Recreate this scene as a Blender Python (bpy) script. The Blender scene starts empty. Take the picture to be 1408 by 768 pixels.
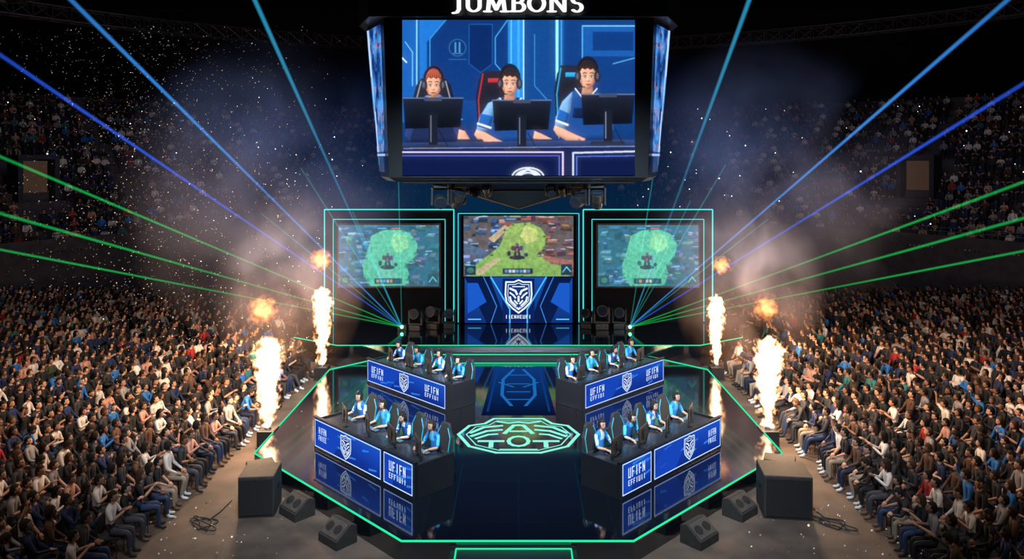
import bpy, math, random
import numpy as np
from mathutils import Matrix, Vector
random.seed(7); np.random.seed(7)
scene=bpy.context.scene
scene.view_settings.view_transform='Standard'
COL=scene.collection
FL=-0.45
# ---------------------------------------------------------------- materials
def nm(name):
    m=bpy.data.materials.new(name); m.use_nodes=True; nt=m.node_tree; nt.nodes.clear()
    out=nt.nodes.new('ShaderNodeOutputMaterial'); return m,nt,out
def pbr(name,col,rough=.5,metal=0.,em=None,es=1.,noise=0.,scale=6.,spec=.5):
    m,nt,out=nm(name); b=nt.nodes.new('ShaderNodeBsdfPrincipled')
    b.inputs['Base Color'].default_value=(*col,1); b.inputs['Roughness'].default_value=rough
    b.inputs['Metallic'].default_value=metal; b.inputs['Specular IOR Level'].default_value=spec
    if em: b.inputs['Emission Color'].default_value=(*em,1); b.inputs['Emission Strength'].default_value=es
    if noise>0:
        tc=nt.nodes.new('ShaderNodeTexCoord'); n=nt.nodes.new('ShaderNodeTexNoise'); n.inputs['Scale'].default_value=scale
        n.inputs['Detail'].default_value=6
        nt.links.new(tc.outputs['Object'],n.inputs['Vector'])
        r=nt.nodes.new('ShaderNodeValToRGB')
        r.color_ramp.elements[0].color=tuple(c*(1-noise) for c in col)+(1,); r.color_ramp.elements[0].position=.3
        r.color_ramp.elements[1].color=tuple(min(1,c*(1+noise)) for c in col)+(1,); r.color_ramp.elements[1].position=.7
        nt.links.new(n.outputs['Fac'],r.inputs['Fac']); nt.links.new(r.outputs['Color'],b.inputs['Base Color'])
    nt.links.new(b.outputs[0],out.inputs[0]); return m
def emis(name,col,s=1.):
    m,nt,out=nm(name); e=nt.nodes.new('ShaderNodeEmission'); e.inputs[0].default_value=(*col,1); e.inputs[1].default_value=s
    nt.links.new(e.outputs[0],out.inputs[0]); return m
def emiscol(name,s=1.):
    m,nt,out=nm(name); a=nt.nodes.new('ShaderNodeAttribute'); a.attribute_name='Col'
    e=nt.nodes.new('ShaderNodeEmission'); e.inputs[1].default_value=s
    nt.links.new(a.outputs['Color'],e.inputs[0]); nt.links.new(e.outputs[0],out.inputs[0]); return m
def difcol(name,rough=.8,em=0.):
    m,nt,out=nm(name); a=nt.nodes.new('ShaderNodeAttribute'); a.attribute_name='Col'
    b=nt.nodes.new('ShaderNodeBsdfPrincipled'); b.inputs['Roughness'].default_value=rough
    b.inputs['Specular IOR Level'].default_value=.3
    nt.links.new(a.outputs['Color'],b.inputs['Base Color'])
    if em>0:
        nt.links.new(a.outputs['Color'],b.inputs['Emission Color']); b.inputs['Emission Strength'].default_value=em
    nt.links.new(b.outputs[0],out.inputs[0]); return m
def lin(r,g,b):
    f=lambda c:(c/255/12.92 if c/255<=.04045 else ((c/255+.055)/1.055)**2.4)
    return (f(r),f(g),f(b))
BLACK=pbr('black_plastic',(.012,.012,.014),.45)
DARK=pbr('dark_metal',(.03,.032,.036),.4,.6)
RUB=pbr('black_rubber',(.015,.015,.015),.8)
FRAME=pbr('frame_black',(.008,.009,.012),.35)
WALLB=pbr('matte_black',(.005,.007,.012),.9,spec=.1)
GREY=pbr('grey_metal',(.07,.07,.08),.4,.7)
WOODB=pbr('speaker_box',(.018,.015,.014),.7,noise=.4,scale=9)
GRILL=pbr('speaker_grille',(.06,.052,.046),.6,.3,noise=.5,scale=60)
TRUSS=pbr('truss_alu',(.10,.085,.08),.5,.5)
NEON=emis('neon_green',lin(40,225,160),1.15)
NEONC=emis('neon_cyan',lin(55,215,210),1.25)
NEONE=emis('neon_emblem',lin(140,245,220),1.1)
WHITE=emis('white_letter',(1,1,1),1.1)
ART=emiscol('screen_led',1.25)
ARTP=emiscol('panel_led',1.3)
CROWD=difcol('person_cloth',.8)
LENSG=emis('lens_green',lin(90,255,150),12)
LENSD=pbr('lens_glass',(.01,.015,.025),.1)
TEALT=pbr('teal_trim',(.02,.30,.38),.5)
# ---------------------------------------------------------------- mesh builder
class MB:
    def __init__(s): s.v=[];s.f=[];s.m=[]
    def add(s,vs,fs,mi=0):
        o=len(s.v); s.v+= [tuple(p) for p in vs]; s.f+=[tuple(o+i for i in f) for f in fs]; s.m+=[mi]*len(fs); return s
    def box(s,c,d,mi=0,R=None,taper=None):
        vs=[]
        for z in(-.5,.5):
            for x,y in((-.5,-.5),(.5,-.5),(.5,.5),(-.5,.5)):
                k=1.
                if taper and z>0:k=taper
                p=Vector((x*d[0]*k,y*d[1]*k,z*d[2]))
                if R: p=R@p
                vs.append(p+Vector(c))
        return s.add(vs,[(3,2,1,0),(4,5,6,7),(0,1,5,4),(1,2,6,5),(2,3,7,6),(3,0,4,7)],mi)
    def cyl(s,p,q,r,r2=None,n=12,mi=0):
        r2=r if r2 is None else r2; p=Vector(p);q=Vector(q);d=(q-p).normalized()
        a=d.orthogonal().normalized(); b=d.cross(a); vs=[]
        for c,rr in((p,r),(q,r2)):
            for i in range(n):
                t=2*math.pi*i/n; vs.append(c+a*math.cos(t)*rr+b*math.sin(t)*rr)
        fs=[(i,(i+1)%n,n+(i+1)%n,n+i) for i in range(n)]+[tuple(range(n-1,-1,-1)),tuple(range(n,2*n))]
        return s.add(vs,fs,mi)
    def tube(s,pts,r,n=6,mi=0,closed=False):
        k=len(pts)
        for i in range(k if closed else k-1): s.cyl(pts[i],pts[(i+1)%k],r,r,n,mi)
        return s
    def sph(s,c,r,nu=12,nv=8,mi=0):
        if not hasattr(r,'__len__'): r=(r,r,r)
        vs=[(c[0],c[1],c[2]-r[2])]
        for j in range(1,nv):
            a=-math.pi/2+math.pi*j/nv
            for i in range(nu):
                t=2*math.pi*i/nu; vs.append((c[0]+r[0]*math.cos(a)*math.cos(t),c[1]+r[1]*math.cos(a)*math.sin(t),c[2]+r[2]*math.sin(a)))
        vs.append((c[0],c[1],c[2]+r[2])); fs=[]
        for i in range(nu): fs.append((0,1+(i+1)%nu,1+i))
        for j in range(nv-2):
            for i in range(nu):
                a=1+j*nu+i;b=1+j*nu+(i+1)%nu; fs.append((a,b,b+nu,a+nu))
        e=len(vs)-1
        for i in range(nu): fs.append((e,1+(nv-2)*nu+i,1+(nv-2)*nu+(i+1)%nu))
        return s.add(vs,fs,mi)
    def prism(s,pts,z0,z1,mi=0):
        n=len(pts); vs=[(x,y,z0) for x,y in pts]+[(x,y,z1) for x,y in pts]
        return s.add(vs,[(i,(i+1)%n,n+(i+1)%n,n+i) for i in range(n)]+[tuple(range(n-1,-1,-1)),tuple(range(n,2*n))],mi)
def tag(o,label=None,category=None,kind=None,group=None):
    if label:o['label']=label
    if category:o['category']=category
    if kind:o['kind']=kind
    if group:o['group']=group
    return o
def link(o,parent=None,loc=(0,0,0),rz=0,rot=None):
    COL.objects.link(o)
    if parent:o.parent=parent
    o.location=loc; o.rotation_euler=rot if rot else (0,0,rz); return o
def mk(name,mb,mats,parent=None,loc=(0,0,0),rz=0,rot=None,smooth=False,bevel=0,**t):
    me=bpy.data.meshes.new(name); me.from_pydata(mb.v,[],mb.f)
    for m in (mats if isinstance(mats,(list,tuple)) else [mats]): me.materials.append(m)
    me.polygons.foreach_set('material_index',mb.m)
    if smooth: me.polygons.foreach_set('use_smooth',[True]*len(mb.f))
    me.update(); o=bpy.data.objects.new(name,me); link(o,parent,loc,rz,rot)
    if bevel:
        b=o.modifiers.new('b','BEVEL'); b.width=bevel; b.segments=2; b.limit_method='ANGLE'
    return tag(o,**t)
def empty(name,loc=(0,0,0),rz=0,**t):
    o=bpy.data.objects.new(name,None); o.empty_display_size=.2; link(o,None,loc,rz); return tag(o,**t)
def dup(root,loc,rz=0,rot=None,**t):
    def rec(o,par):
        c=o.copy(); COL.objects.link(c)
        if par is not None: c.parent=par
        for ch in o.children: rec(ch,c)
        return c
    c=rec(root,None); c.location=loc; c.rotation_euler=rot if rot else (0,0,rz); return tag(c,**t)
# ---------------------------------------------------------------- flat screen art
def bblur(a,k):
    if k<1: return a
    for ax in(0,1):
        for _ in range(2):
            p=[(0,0)]*a.ndim; p[ax]=(k+1,k); c=np.cumsum(np.pad(a,p,mode='edge'),axis=ax)
            n=a.shape[ax]; hi=np.take(c,np.arange(2*k+1,2*k+1+n),axis=ax); lo=np.take(c,np.arange(0,n),axis=ax); a=(hi-lo)/(2*k+1)
    return a
class Art:
    def __init__(s,w,h,W=1,H=1): s.w,s.h,s.W,s.H=w,h,W,H; s.P=[]
    def poly(s,pts,col,l=0): s.P.append((l,list(pts),list(col) if isinstance(col[0],(tuple,list)) else [col]*len(pts)))
    def rect(s,x0,y0,x1,y1,col,l=0): s.poly([(x0,y0),(x1,y0),(x1,y1),(x0,y1)],col,l)
    def line(s,pts,w,col,l=1,closed=False):
        k=len(pts)
        for i in range(k if closed else k-1):
            (x0,y0),(x1,y1)=pts[i],pts[(i+1)%k]; d=math.hypot(x1-x0,y1-y0) or 1; ux,uy=(x1-x0)/d,(y1-y0)/d; h=w/2
            x0-=ux*h*.6;y0-=uy*h*.6;x1+=ux*h*.6;y1+=uy*h*.6
            s.poly([(x0-uy*h,y0+ux*h),(x1-uy*h,y1+ux*h),(x1+uy*h,y1-ux*h),(x0+uy*h,y0-ux*h)],col,l)
    def ell(s,cx,cy,rx,ry,col,l=1,a0=0,a1=360,n=24):
        s.poly([(cx+rx*math.cos(math.radians(a0+(a1-a0)*i/n)),cy+ry*math.sin(math.radians(a0+(a1-a0)*i/n))) for i in range(n if a1-a0>=360 else n+1)],col,l)
    def make(s,name,mat,parent=None,loc=(0,0,0),rz=0,rot=None,**t):
        v=[];f=[];cc=[]
        for l,pts,col in s.P:
            o=len(v); v+=[((x/s.w-.5)*s.W,-l*.003,(1-y/s.h)*s.H) for x,y in pts]; f.append(tuple(range(o,o+len(pts)))); cc+=col
        me=bpy.data.meshes.new(name); me.from_pydata(v,[],f); me.materials.append(mat)
        a=me.color_attributes.new('Col','FLOAT_COLOR','POINT'); a.data.foreach_set('color',np.array([(*c[:3],1) for c in cc],dtype=np.float32).ravel())
        me.update(); o=bpy.data.objects.new(name,me); link(o,parent,loc,rz,rot); return tag(o,**t)
    def raster(s,nx,ny,lo=5,hi=18):
        img=np.zeros((ny+1,nx+1,3)); gx=np.linspace(0,s.w,nx+1); gy=np.linspace(0,s.h,ny+1); dx=s.w/nx
        for l,pts,col in sorted(s.P,key=lambda q:q[0]):
            xs=np.array([p[0] for p in pts]);ys=np.array([p[1] for p in pts]); bw,bh=xs.max()-xs.min(),ys.max()-ys.min()
            k=int(max(1,min(7,.13*min(bw,bh)/dx))) if lo<=l<=hi and min(bw,bh)>2.5 else 0
            pad=(3*k+1)*dx
            i0,i1=np.searchsorted(gx,xs.min()-pad),np.searchsorted(gx,xs.max()+pad); j0,j1=np.searchsorted(gy,ys.min()-pad),np.searchsorted(gy,ys.max()+pad)
            if i1<=i0 or j1<=j0: continue
            m=np.zeros((j1-j0,i1-i0))
            for ox,oy in((-.25,-.25),(.25,-.25),(-.25,.25),(.25,.25)):
                X,Y=np.meshgrid(gx[i0:i1]+ox*dx,gy[j0:j1]+oy*dx); ins=np.zeros(X.shape,bool); n=len(pts)
                for a in range(n):
                    xa,ya=pts[a];xb,yb=pts[(a+1)%n]
                    if ya==yb: continue
                    c=((ya>Y)!=(yb>Y)); ins^=c&(X<(xb-xa)*(Y-ya)/(yb-ya)+xa)
                m+=ins*.25
            C=np.array([c[:3] for c in col]); o=np.argsort(ys); t=((Y-ys.min())/max(bh,1e-6))[...,None].clip(0,1)
            h=max(1,len(o)//2); base=C[o[:h]].mean(0)*(1-t)+C[o[-h:]].mean(0)*t
            if k and min(m.shape)>2:
                H=bblur(m,k); g0,g1=np.gradient(H); q=k*2.2; nz=1/np.sqrt(1+(g0*q)**2+(g1*q)**2)
                L=(.45*g1*q+.55*g0*q)*nz+.7*nz; base=base*(.22+1.1*np.clip(L,0,1.3))[...,None]
            img[j0:j1,i0:i1]=img[j0:j1,i0:i1]*(1-m[...,None])+base*m[...,None]
        return img
def gridart(name,corners,nx,ny,fn,mat,parent=None,**t):
    c=[np.array(p,float) for p in corners] # tl,tr,br,bl
    u,v=np.meshgrid(np.linspace(0,1,nx+1),np.linspace(0,1,ny+1)); U=u[...,None];V=v[...,None]
    P=(c[0]*(1-U)+c[1]*U)*(1-V)+(c[3]*(1-U)+c[2]*U)*V
    C=fn(u,v); C=np.concatenate([C,np.ones(C.shape[:2]+(1,))],-1)
    idx=np.arange((nx+1)*(ny+1)).reshape(ny+1,nx+1)
    F=np.stack([idx[:-1,:-1],idx[1:,:-1],idx[1:,1:],idx[:-1,1:]],-1).reshape(-1,4)
    me=bpy.data.meshes.new(name); me.from_pydata(P.reshape(-1,3).tolist(),[],F.tolist()); me.materials.append(mat)
    a=me.color_attributes.new('Col','FLOAT_COLOR','POINT'); a.data.foreach_set('color',C.reshape(-1).astype(np.float32))
    me.update(); o=bpy.data.objects.new(name,me); link(o,parent); return tag(o,**t)
def vnoise(u,v,sc,seed):
    r=np.random.RandomState(seed); g=r.rand(64,64); x=u*sc;y=v*sc; xi=np.floor(x).astype(int);yi=np.floor(y).astype(int)
    fx=x-xi;fy=y-yi; fx=fx*fx*(3-2*fx);fy=fy*fy*(3-2*fy); G=lambda a,b:g[a%64,b%64]
    return (G(yi,xi)*(1-fx)+G(yi,xi+1)*fx)*(1-fy)+(G(yi+1,xi)*(1-fx)+G(yi+1,xi+1)*fx)*fy
def fbm(u,v,sc,seed): return .5*vnoise(u,v,sc,seed)+.3*vnoise(u,v,sc*2.1,seed+1)+.2*vnoise(u,v,sc*4.3,seed+2)
def mixc(a,b,t): t=np.clip(t,0,1)[...,None]; return a*(1-t)+b*t
def gamepic(seed,pal,right,field,paths,trees,blocks,side,fog,hudc):
    r=random.Random(seed); a=Art(160,90); a.rect(0,0,160,90,lin(*pal[0]),0)
    for i in range(blocks):
        x=r.uniform(-6,156);y=r.uniform(-4,88); w=r.uniform(4,16);h=r.uniform(2,6); sk=r.uniform(-4,4); c=r.choice(right if x>108 else (pal[1:] if x>50 else side))
        c=tuple(min(255,q*r.uniform(.75,1.15)) for q in c); d=tuple(q*.6 for q in c); hh=r.uniform(2,7)
        a.poly([(x,y),(x+w,y+sk*.4),(x+w+sk,y+h),(x+sk,y+h)],lin(*c),2); a.poly([(x+sk,y+h),(x+w+sk,y+h),(x+w+sk,y+h+hh),(x+sk,y+h+hh)],lin(*d),2)
        if r.random()<.25: a.line([(x+1,y+1),(x+w-1,y+1+sk*.3)],.7,lin(190,215,230),3)
    for pts,c0,c1 in paths: a.poly(pts,[lin(*c0) if y<45 else lin(*c1) for x,y in pts],4)
    f=paths[0][0]; n=len(f)
    for i in range(trees):
        k=r.randrange(n); t=r.random(); x=f[k][0]*(1-t)+f[(k+1)%n][0]*t+r.uniform(-3,3);y=f[k][1]*(1-t)+f[(k+1)%n][1]*t+r.uniform(-2,3); q=r.uniform(1,2.8)
        a.ell(x,y,q,q*.7,lin(*r.choice(field)),6,n=9)
    cx,cy=78,52
    for dx,dy,rx,ry,c in((0,10,12,3.5,(24,36,34)),(0,-2,4.5,6,(48,46,76)),(-6,-4,3.4,3.6,(88,48,62)),(6,-4,3.4,3.6,(80,52,84)),(0,-9,2.8,3.2,(110,84,100)),(-3,6,2,5,(40,36,60)),(3,6,2,5,(44,38,56)),(9,0,1.1,8,(120,130,160)),(0,0,2,4,(140,80,90)),(-12,4,3,4,(56,40,60)),(13,6,3,3,(50,50,74)),(-5,10,3,3,(70,40,54))): a.ell(cx+dx,cy+dy,rx,ry,lin(*c),9,n=10)
    for i in range(7): a.rect(60+i*5.4,80,64.2+i*5.4,84.5,lin(*r.choice([(40,60,100),(180,190,210),(200,150,90),(90,140,190)])),12)
    a.rect(57,78,101,86.5,lin(18,24,40),11); a.rect(2,74,18,88,lin(14,30,52),11); a.ell(10,81,5,4,lin(50,110,90),12); a.rect(142,72,158,88,lin(16,36,64),11); a.line([(144,84),(150,76),(156,83)],1,lin(120,220,230),12)
    a.rect(60,3,100,7,lin(20,30,56),11); a.line([(62,5),(76,5)],1.4,lin(90,180,250),12); a.line([(84,5),(98,5)],1.4,lin(230,100,90),12)
    def fn(u,v):
        im=a.raster(u.shape[1]-1,u.shape[0]-1,5,9); im=im*.55+bblur(im,1)*.45; nz=fbm(u,v*.6,40,seed)[...,None]; im=im*(.55+.9*nz); return im*(1-fog)+np.array(lin(*hudc))*fog
    return fn
game_main=gamepic(5,[(90,80,78),(165,125,95),(120,95,85),(140,90,75),(100,100,112),(180,155,130)],[(150,70,58),(120,66,60),(170,110,90),(96,84,90),(140,90,70)],[(70,105,50),(90,125,55),(60,90,50)],
 [([(62,18),(72,12),(96,10),(112,18),(120,30),(118,46),(106,58),(124,68),(150,74),(156,90),(8,90),(16,74),(34,60),(52,46),(58,32)],(150,180,90),(118,160,74)),([(90,14),(108,22),(106,36),(92,42),(82,30)],(190,200,115),(176,190,108)),([(0,40),(40,54),(22,62),(0,54)],(90,110,130),(70,90,120)),([(36,34),(60,14),(66,18),(44,40)],(185,165,130),(170,150,120)),([(14,84),(48,62),(54,65),(24,90)],(190,175,135),(180,165,125)),([(110,58),(160,66),(160,78),(128,72)],(170,120,100),(150,96,84))],30,150,[(50,85,140),(40,66,110),(90,140,180),(34,56,90),(130,170,205)],.06,(140,160,190))
def sidepic(seed): return gamepic(seed,[(34,80,110),(70,120,150),(50,96,130),(100,140,160),(44,84,110)],[(50,96,130),(90,130,160),(60,80,120),(40,90,110),(110,110,140)],[(50,130,110),(70,150,110),(50,110,100)],
 [([(52,16),(70,8),(94,6),(114,12),(126,28),(122,46),(108,58),(112,72),(106,88),(52,90),(40,74),(38,60),(46,38)],(96,190,150),(84,176,140)),([(88,12),(108,16),(112,32),(94,42),(82,28)],(140,212,150),(126,200,140)),([(62,62),(84,56),(98,84),(62,88)],(120,195,170),(104,180,155))],22,150,[(50,100,150),(70,136,175),(36,76,120),(120,170,195)],.16,(110,190,200))
A3=lambda *c:np.array(lin(*c))
def side_led(u,v):
    n=fbm(u*.6,v,7,21);n2=fbm(u*.5,v,22,23)
    C=mixc(np.zeros(u.shape+(3,))+A3(18,50,120),A3(80,150,225),(n-.35)*3); C=mixc(C,A3(10,20,50),(n2-.5)*3); C=mixc(C,A3(200,150,160),((n2>.62)&(n>.5))*.55)
    C=mixc(C,A3(190,225,250),(np.abs(u-.92+.1*v)<.05)*.8); C=mixc(C,A3(20,28,60),(v>.86)*.8); C=mixc(C,A3(170,190,240),(np.abs(v-.88)<.006)*.9); return C
def shield(a,cx,cy,s,col,bg,l=4):
    S=[(0,-1.05),(.3,-.92),(.82,-.92),(.86,-.1),(.78,.4),(.4,.8),(0,1.1),(-.4,.8),(-.78,.4),(-.86,-.1),(-.82,-.92),(-.3,-.92)]
    P=lambda k:[(cx+x*s*k,cy+y*s*k) for x,y in S]
    a.poly(P(1),bg,l); a.line(P(1),s*.1,col,l+1,True); a.line(P(.82),s*.04,col,l+1,True)
    L=lambda p,w:a.line([(cx+x*s,cy+y*s) for x,y in p],s*w,col,l+2)
    L([(-.4,-.62),(.4,-.62)],.06)
    for q in(-1,1):
        L([(q*.56,-.5),(q*.2,-.34),(q*.1,-.12)],.13); L([(q*.56,-.22),(q*.34,-.06),(q*.2,.12)],.1)
        L([(q*.56,.06),(q*.5,.32),(q*.18,.64)],.12); L([(q*.26,.3),(q*.08,.5)],.1)
    L([(0,.02),(0,.34)],.13); L([(-.1,.74),(0,.84),(.1,.74)],.07)
def glyphs(a,x,y,w,h,col,seed,n=6,l=3):
    r=random.Random(seed); cw=w/n
    for i in range(n):
        x0=x+i*cw; x1=x0+cw*.7; k=r.choice('EFUHIIRN')
        R=lambda a0,b0,a1,b1:a.rect(x0+(x1-x0)*a0,y+h*b0,x0+(x1-x0)*a1,y+h*b1,col,l)
        if k in'EF': R(0,0,.3,1);R(0,0,1,.12);R(0,.44,.85,.55)
        if k=='E': R(0,.88,1,1)
        if k in'UHN': R(0,0,.28,1);R(.72,0,1,1)
        if k=='U': R(0,.88,1,1)
        if k=='H': R(0,.44,1,.56)
        if k=='N': a.line([(x0+(x1-x0)*.15,y+h*.06),(x0+(x1-x0)*.85,y+h*.94)],(x1-x0)*.24,col,l)
        if k=='I': R(.34,0,.66,1)
        if k=='R': R(0,0,.28,1);R(.72,0,1,.5);R(0,0,1,.12);R(0,.42,1,.54);R(.6,.5,.85,1)
# ---------------------------------------------------------------- room
def stagefloor(name,c1,c2,mort,w,h,rough,msize=.006):
    m,nt,out=nm(name); tc=nt.nodes.new('ShaderNodeTexCoord'); b=nt.nodes.new('ShaderNodeTexBrick'); b.offset=0
    b.inputs['Scale'].default_value=1; b.inputs['Brick Width'].default_value=w; b.inputs['Row Height'].default_value=h; b.inputs['Mortar Size'].default_value=msize
    b.inputs['Color1'].default_value=(*c1,1);b.inputs['Color2'].default_value=(*c2,1);b.inputs['Mortar'].default_value=(*mort,1)
    n=nt.nodes.new('ShaderNodeTexNoise'); n.inputs['Scale'].default_value=1.6; n.inputs['Detail'].default_value=8
    mr=nt.nodes.new('ShaderNodeMapRange'); mr.inputs['To Min'].default_value=rough*.4; mr.inputs['To Max'].default_value=rough*1.6
    p=nt.nodes.new('ShaderNodeBsdfPrincipled'); p.inputs['IOR'].default_value=2.3
    L=nt.links.new; L(tc.outputs['Object'],b.inputs['Vector']);L(tc.outputs['Object'],n.inputs['Vector']);L(b.outputs['Color'],p.inputs['Base Color'])
    L(n.outputs['Fac'],mr.inputs['Value']);L(mr.outputs[0],p.inputs['Roughness']);L(p.outputs[0],out.inputs[0]); return m
CONC=pbr('concrete',(.075,.050,.036),.75,noise=.45,scale=1.3)
WALL=pbr('dark_wall',(.02,.022,.03),.8,noise=.3,scale=.5)
mk('floor',MB().box((0,38,FL-.1),(130,100,.2)),CONC,kind='structure')
mk('wall_back',MB().box((0,86,12),(130,.4,26)),WALL,kind='structure')
mk('wall_left',MB().box((-64.8,38,12),(.4,100,26)),WALL,kind='structure')
mk('wall_right',MB().box((64.8,38,12),(.4,100,26)),WALL,kind='structure')
mk('ceiling',MB().box((0,38,25.2),(130,100,.4)),WALL,kind='structure')
# ---------------------------------------------------------------- stage
OUT=[(-2.42,15.56),(2.38,15.56),(7.08,20.2),(7.08,28.2),(5.2,30.1),(-5.2,30.1),(-7.08,28.2),(-7.08,20.2)]
stage=empty('stage',(0,0,FL),label='black glossy octagonal stage with green glowing edge strip',category='stage')
STG=stagefloor('stage_gloss',(.003,.004,.007),(.004,.006,.010),(.004,.012,.016),2.05,2.05,.065)
mk('stage_deck',MB().prism(OUT,.0,.45),STG,stage)
e=MB(); PO=[(x,y,.46) for x,y in OUT]
for i in range(8):
    if i==4: continue
    e.cyl(PO[i],PO[(i+1)%8],.022,.022,6)
mk('edge_light',e,NEON,stage)
e=MB(); C=(0,21.5)
def strokes(mb,pts,w,z,closed=False):
    k=len(pts)
    for i in range(k if closed else k-1):
        (x0,y0),(x1,y1)=pts[i],pts[(i+1)%k]; d=math.hypot(x1-x0,y1-y0); ux,uy=(x1-x0)/d,(y1-y0)/d; h=w/2
        x0-=ux*h*.7;y0-=uy*h*.7;x1+=ux*h*.7;y1+=uy*h*.7
        mb.add([(x0-uy*h,y0+ux*h,z),(x0+uy*h,y0-ux*h,z),(x1+uy*h,y1-ux*h,z),(x1-uy*h,y1+ux*h,z)],[(0,1,2,3)])
T=lambda p:[(C[0]+x,C[1]+y) for x,y in p]
H=[(-1.72,.1),(-1.45,.8),(-1.0,.98),(-.75,1.4),(.75,1.4),(1.0,.98),(1.45,.8),(1.72,.1),(1.35,-.8),(.6,-1.25),(-.6,-1.25),(-1.35,-.8)]
z=.456
strokes(e,T(H),.10,z,True); strokes(e,T([(x*.87,y*.87) for x,y in H]),.035,z,True)
for s in(-1,1):
    strokes(e,T([(s*1.38,.22),(s*1.02,.66),(s*.5,.80)]),.12,z); strokes(e,T([(s*1.34,-.04),(s*.92,.36),(s*.5,.46)]),.12,z); strokes(e,T([(s*1.2,-.22),(s*.86,.08),(s*.62,.12)]),.10,z)
    strokes(e,T([(s*.62,1.14),(s*.3,1.02),(0,1.1)]),.1,z); strokes(e,T([(s*.40,.18),(s*.14,.82),(0,.84)]),.13,z)
    strokes(e,T([(s*1.1,-.42),(s*.44,-.42)]),.13,z); strokes(e,T([(s*.76,-.46),(s*.76,-.84)]),.13,z)
strokes(e,T([(-.22,.34),(.22,.34)]),.11,z)
strokes(e,T([(.28*math.cos(t),-.42+.36*math.sin(t)) for t in np.linspace(0,2*math.pi,13)[:-1]]),.11,z,True); strokes(e,T([(-.5,-1.02),(.5,-1.02)]),.06,z)
mk('floor_emblem',e,NEONE,stage)
FC=emis('faint_cyan',lin(14,60,78),.5)
for pl_ in([(-1.75,22.9),(-1.95,26.0),(-1.95,29.0)],[(1.75,22.9),(1.95,26.0),(1.95,29.0)],[(-1.45,16.2),(-1.45,19.6)],[(1.45,16.2),(1.45,19.6)]):
    e=MB(); strokes(e,pl_,.02,.454); mk('floor_line',e,FC,stage)
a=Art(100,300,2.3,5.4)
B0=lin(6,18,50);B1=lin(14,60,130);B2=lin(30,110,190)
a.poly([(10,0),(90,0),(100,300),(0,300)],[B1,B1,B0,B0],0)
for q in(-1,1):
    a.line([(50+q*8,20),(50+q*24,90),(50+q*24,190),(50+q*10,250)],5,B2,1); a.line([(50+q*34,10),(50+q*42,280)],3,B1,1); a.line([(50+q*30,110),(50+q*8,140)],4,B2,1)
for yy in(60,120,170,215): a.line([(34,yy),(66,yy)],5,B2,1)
a.make('floor_reflection',emiscol('reflection_glow',.9),stage,(0,23.2,.452),rot=(-math.pi/2,0,0))  # blue banner reflection painted on the deck as a weakly glowing sheet
st=empty('stage_step',(-.1,15.2,FL),label='low black step with a green neon outline',category='step')
mk('step_block',MB().box((0,0,.17),(2.6,.7,.34)),FRAME,st,bevel=.01)
e=MB(); e.tube([(-1.18,.26,.35),(1.18,.26,.35),(1.18,-.24,.35),(-1.18,-.24,.35)],.018,6,0,True); mk('edge_light',e,NEON,st)
PL=[(-7.3,30.25),(7.3,30.25),(9.4,31.6),(9.6,36),(-9.6,36),(-9.4,31.6)]
bp=empty('rear_platform',(0,0,FL),label='raised black glossy platform with green edge lines and steps',category='stage')
mk('platform_deck',MB().prism(PL,.0,.85),STG,bp)
mk('stair_tread',MB().box((0,29.95,.55),(8.6,.6,.2)),FRAME,bp,bevel=.01)
mk('stair_tread',MB().box((0,29.65,.46),(9.2,1.2,.02)),FRAME,bp)
e=MB(); P=[(x,y,.86) for x,y in PL]; e.tube([P[5],P[0],P[1],P[2]],.022); mk('edge_light',e,NEON,bp)
e=MB(); e.tube([(-4.3,29.64,.65),(4.3,29.64,.65)],.024); mk('edge_light',e,NEON,bp)
e=MB(); e.tube([(-4.6,29.05,.475),(4.6,29.05,.475)],.02); mk('edge_light',e,NEON,bp)
# ---------------------------------------------------------------- screens at back
Z0=.4
def neonrect(x0,x1,zt,zb,y,r=.035,bottom=False):
    e=MB(); p=[(x0,y,zb),(x0,y,zt),(x1,y,zt),(x1,y,zb)]; e.tube(p,r,6,0,bottom); return e
for sx,sd in((-1,31),(1,37)):
    cx=sx*5.92; w=empty('screen_wall',(cx,34.5,Z0+.005),label='dark screen wall with double cyan neon frame and game picture',category='screen')
    mk('backing_panel',MB().box((0,.25,2.6),(6.0,.3,5.2)),WALLB,w)
    mk('neon_frame',neonrect(-2.96,2.96,5.17,.05,-.02,.03),NEONC,w)
    mk('neon_frame',neonrect(-2.56,2.56,4.72,.05,-.02,.018),NEONC,w)
    mk('screen_housing',MB().box((0,.0,3.07),(4.75,.16,2.98)),BLACK,w,bevel=.02)
    gridart('led_screen',[(-2.29,-.1,4.47),(2.29,-.1,4.47),(2.29,-.1,1.67),(-2.29,-.1,1.67)],240,136,sidepic(sd),ART,w)
w=empty('main_screen',(0,34.3,Z0+.005),label='tall central video wall showing a game over a shield banner',category='screen')
mk('backing_panel',MB().box((0,.25,2.5),(5.3,.3,5.0)),WALLB,w)
gridart('led_screen',[(-2.5,0,4.9),(2.5,0,4.9),(2.5,0,2.14),(-2.5,0,2.14)],260,144,game_main,ART,w)
mk('neon_frame',neonrect(-2.75,2.75,5.0,.05,.02,.018),NEONC,w)
a=Art(148,63,4.9,2.08)
a.poly([(0,0),(148,0),(148,63),(0,63)],[lin(20,70,150),lin(20,70,150),lin(14,44,110),lin(14,44,110)])
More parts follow.
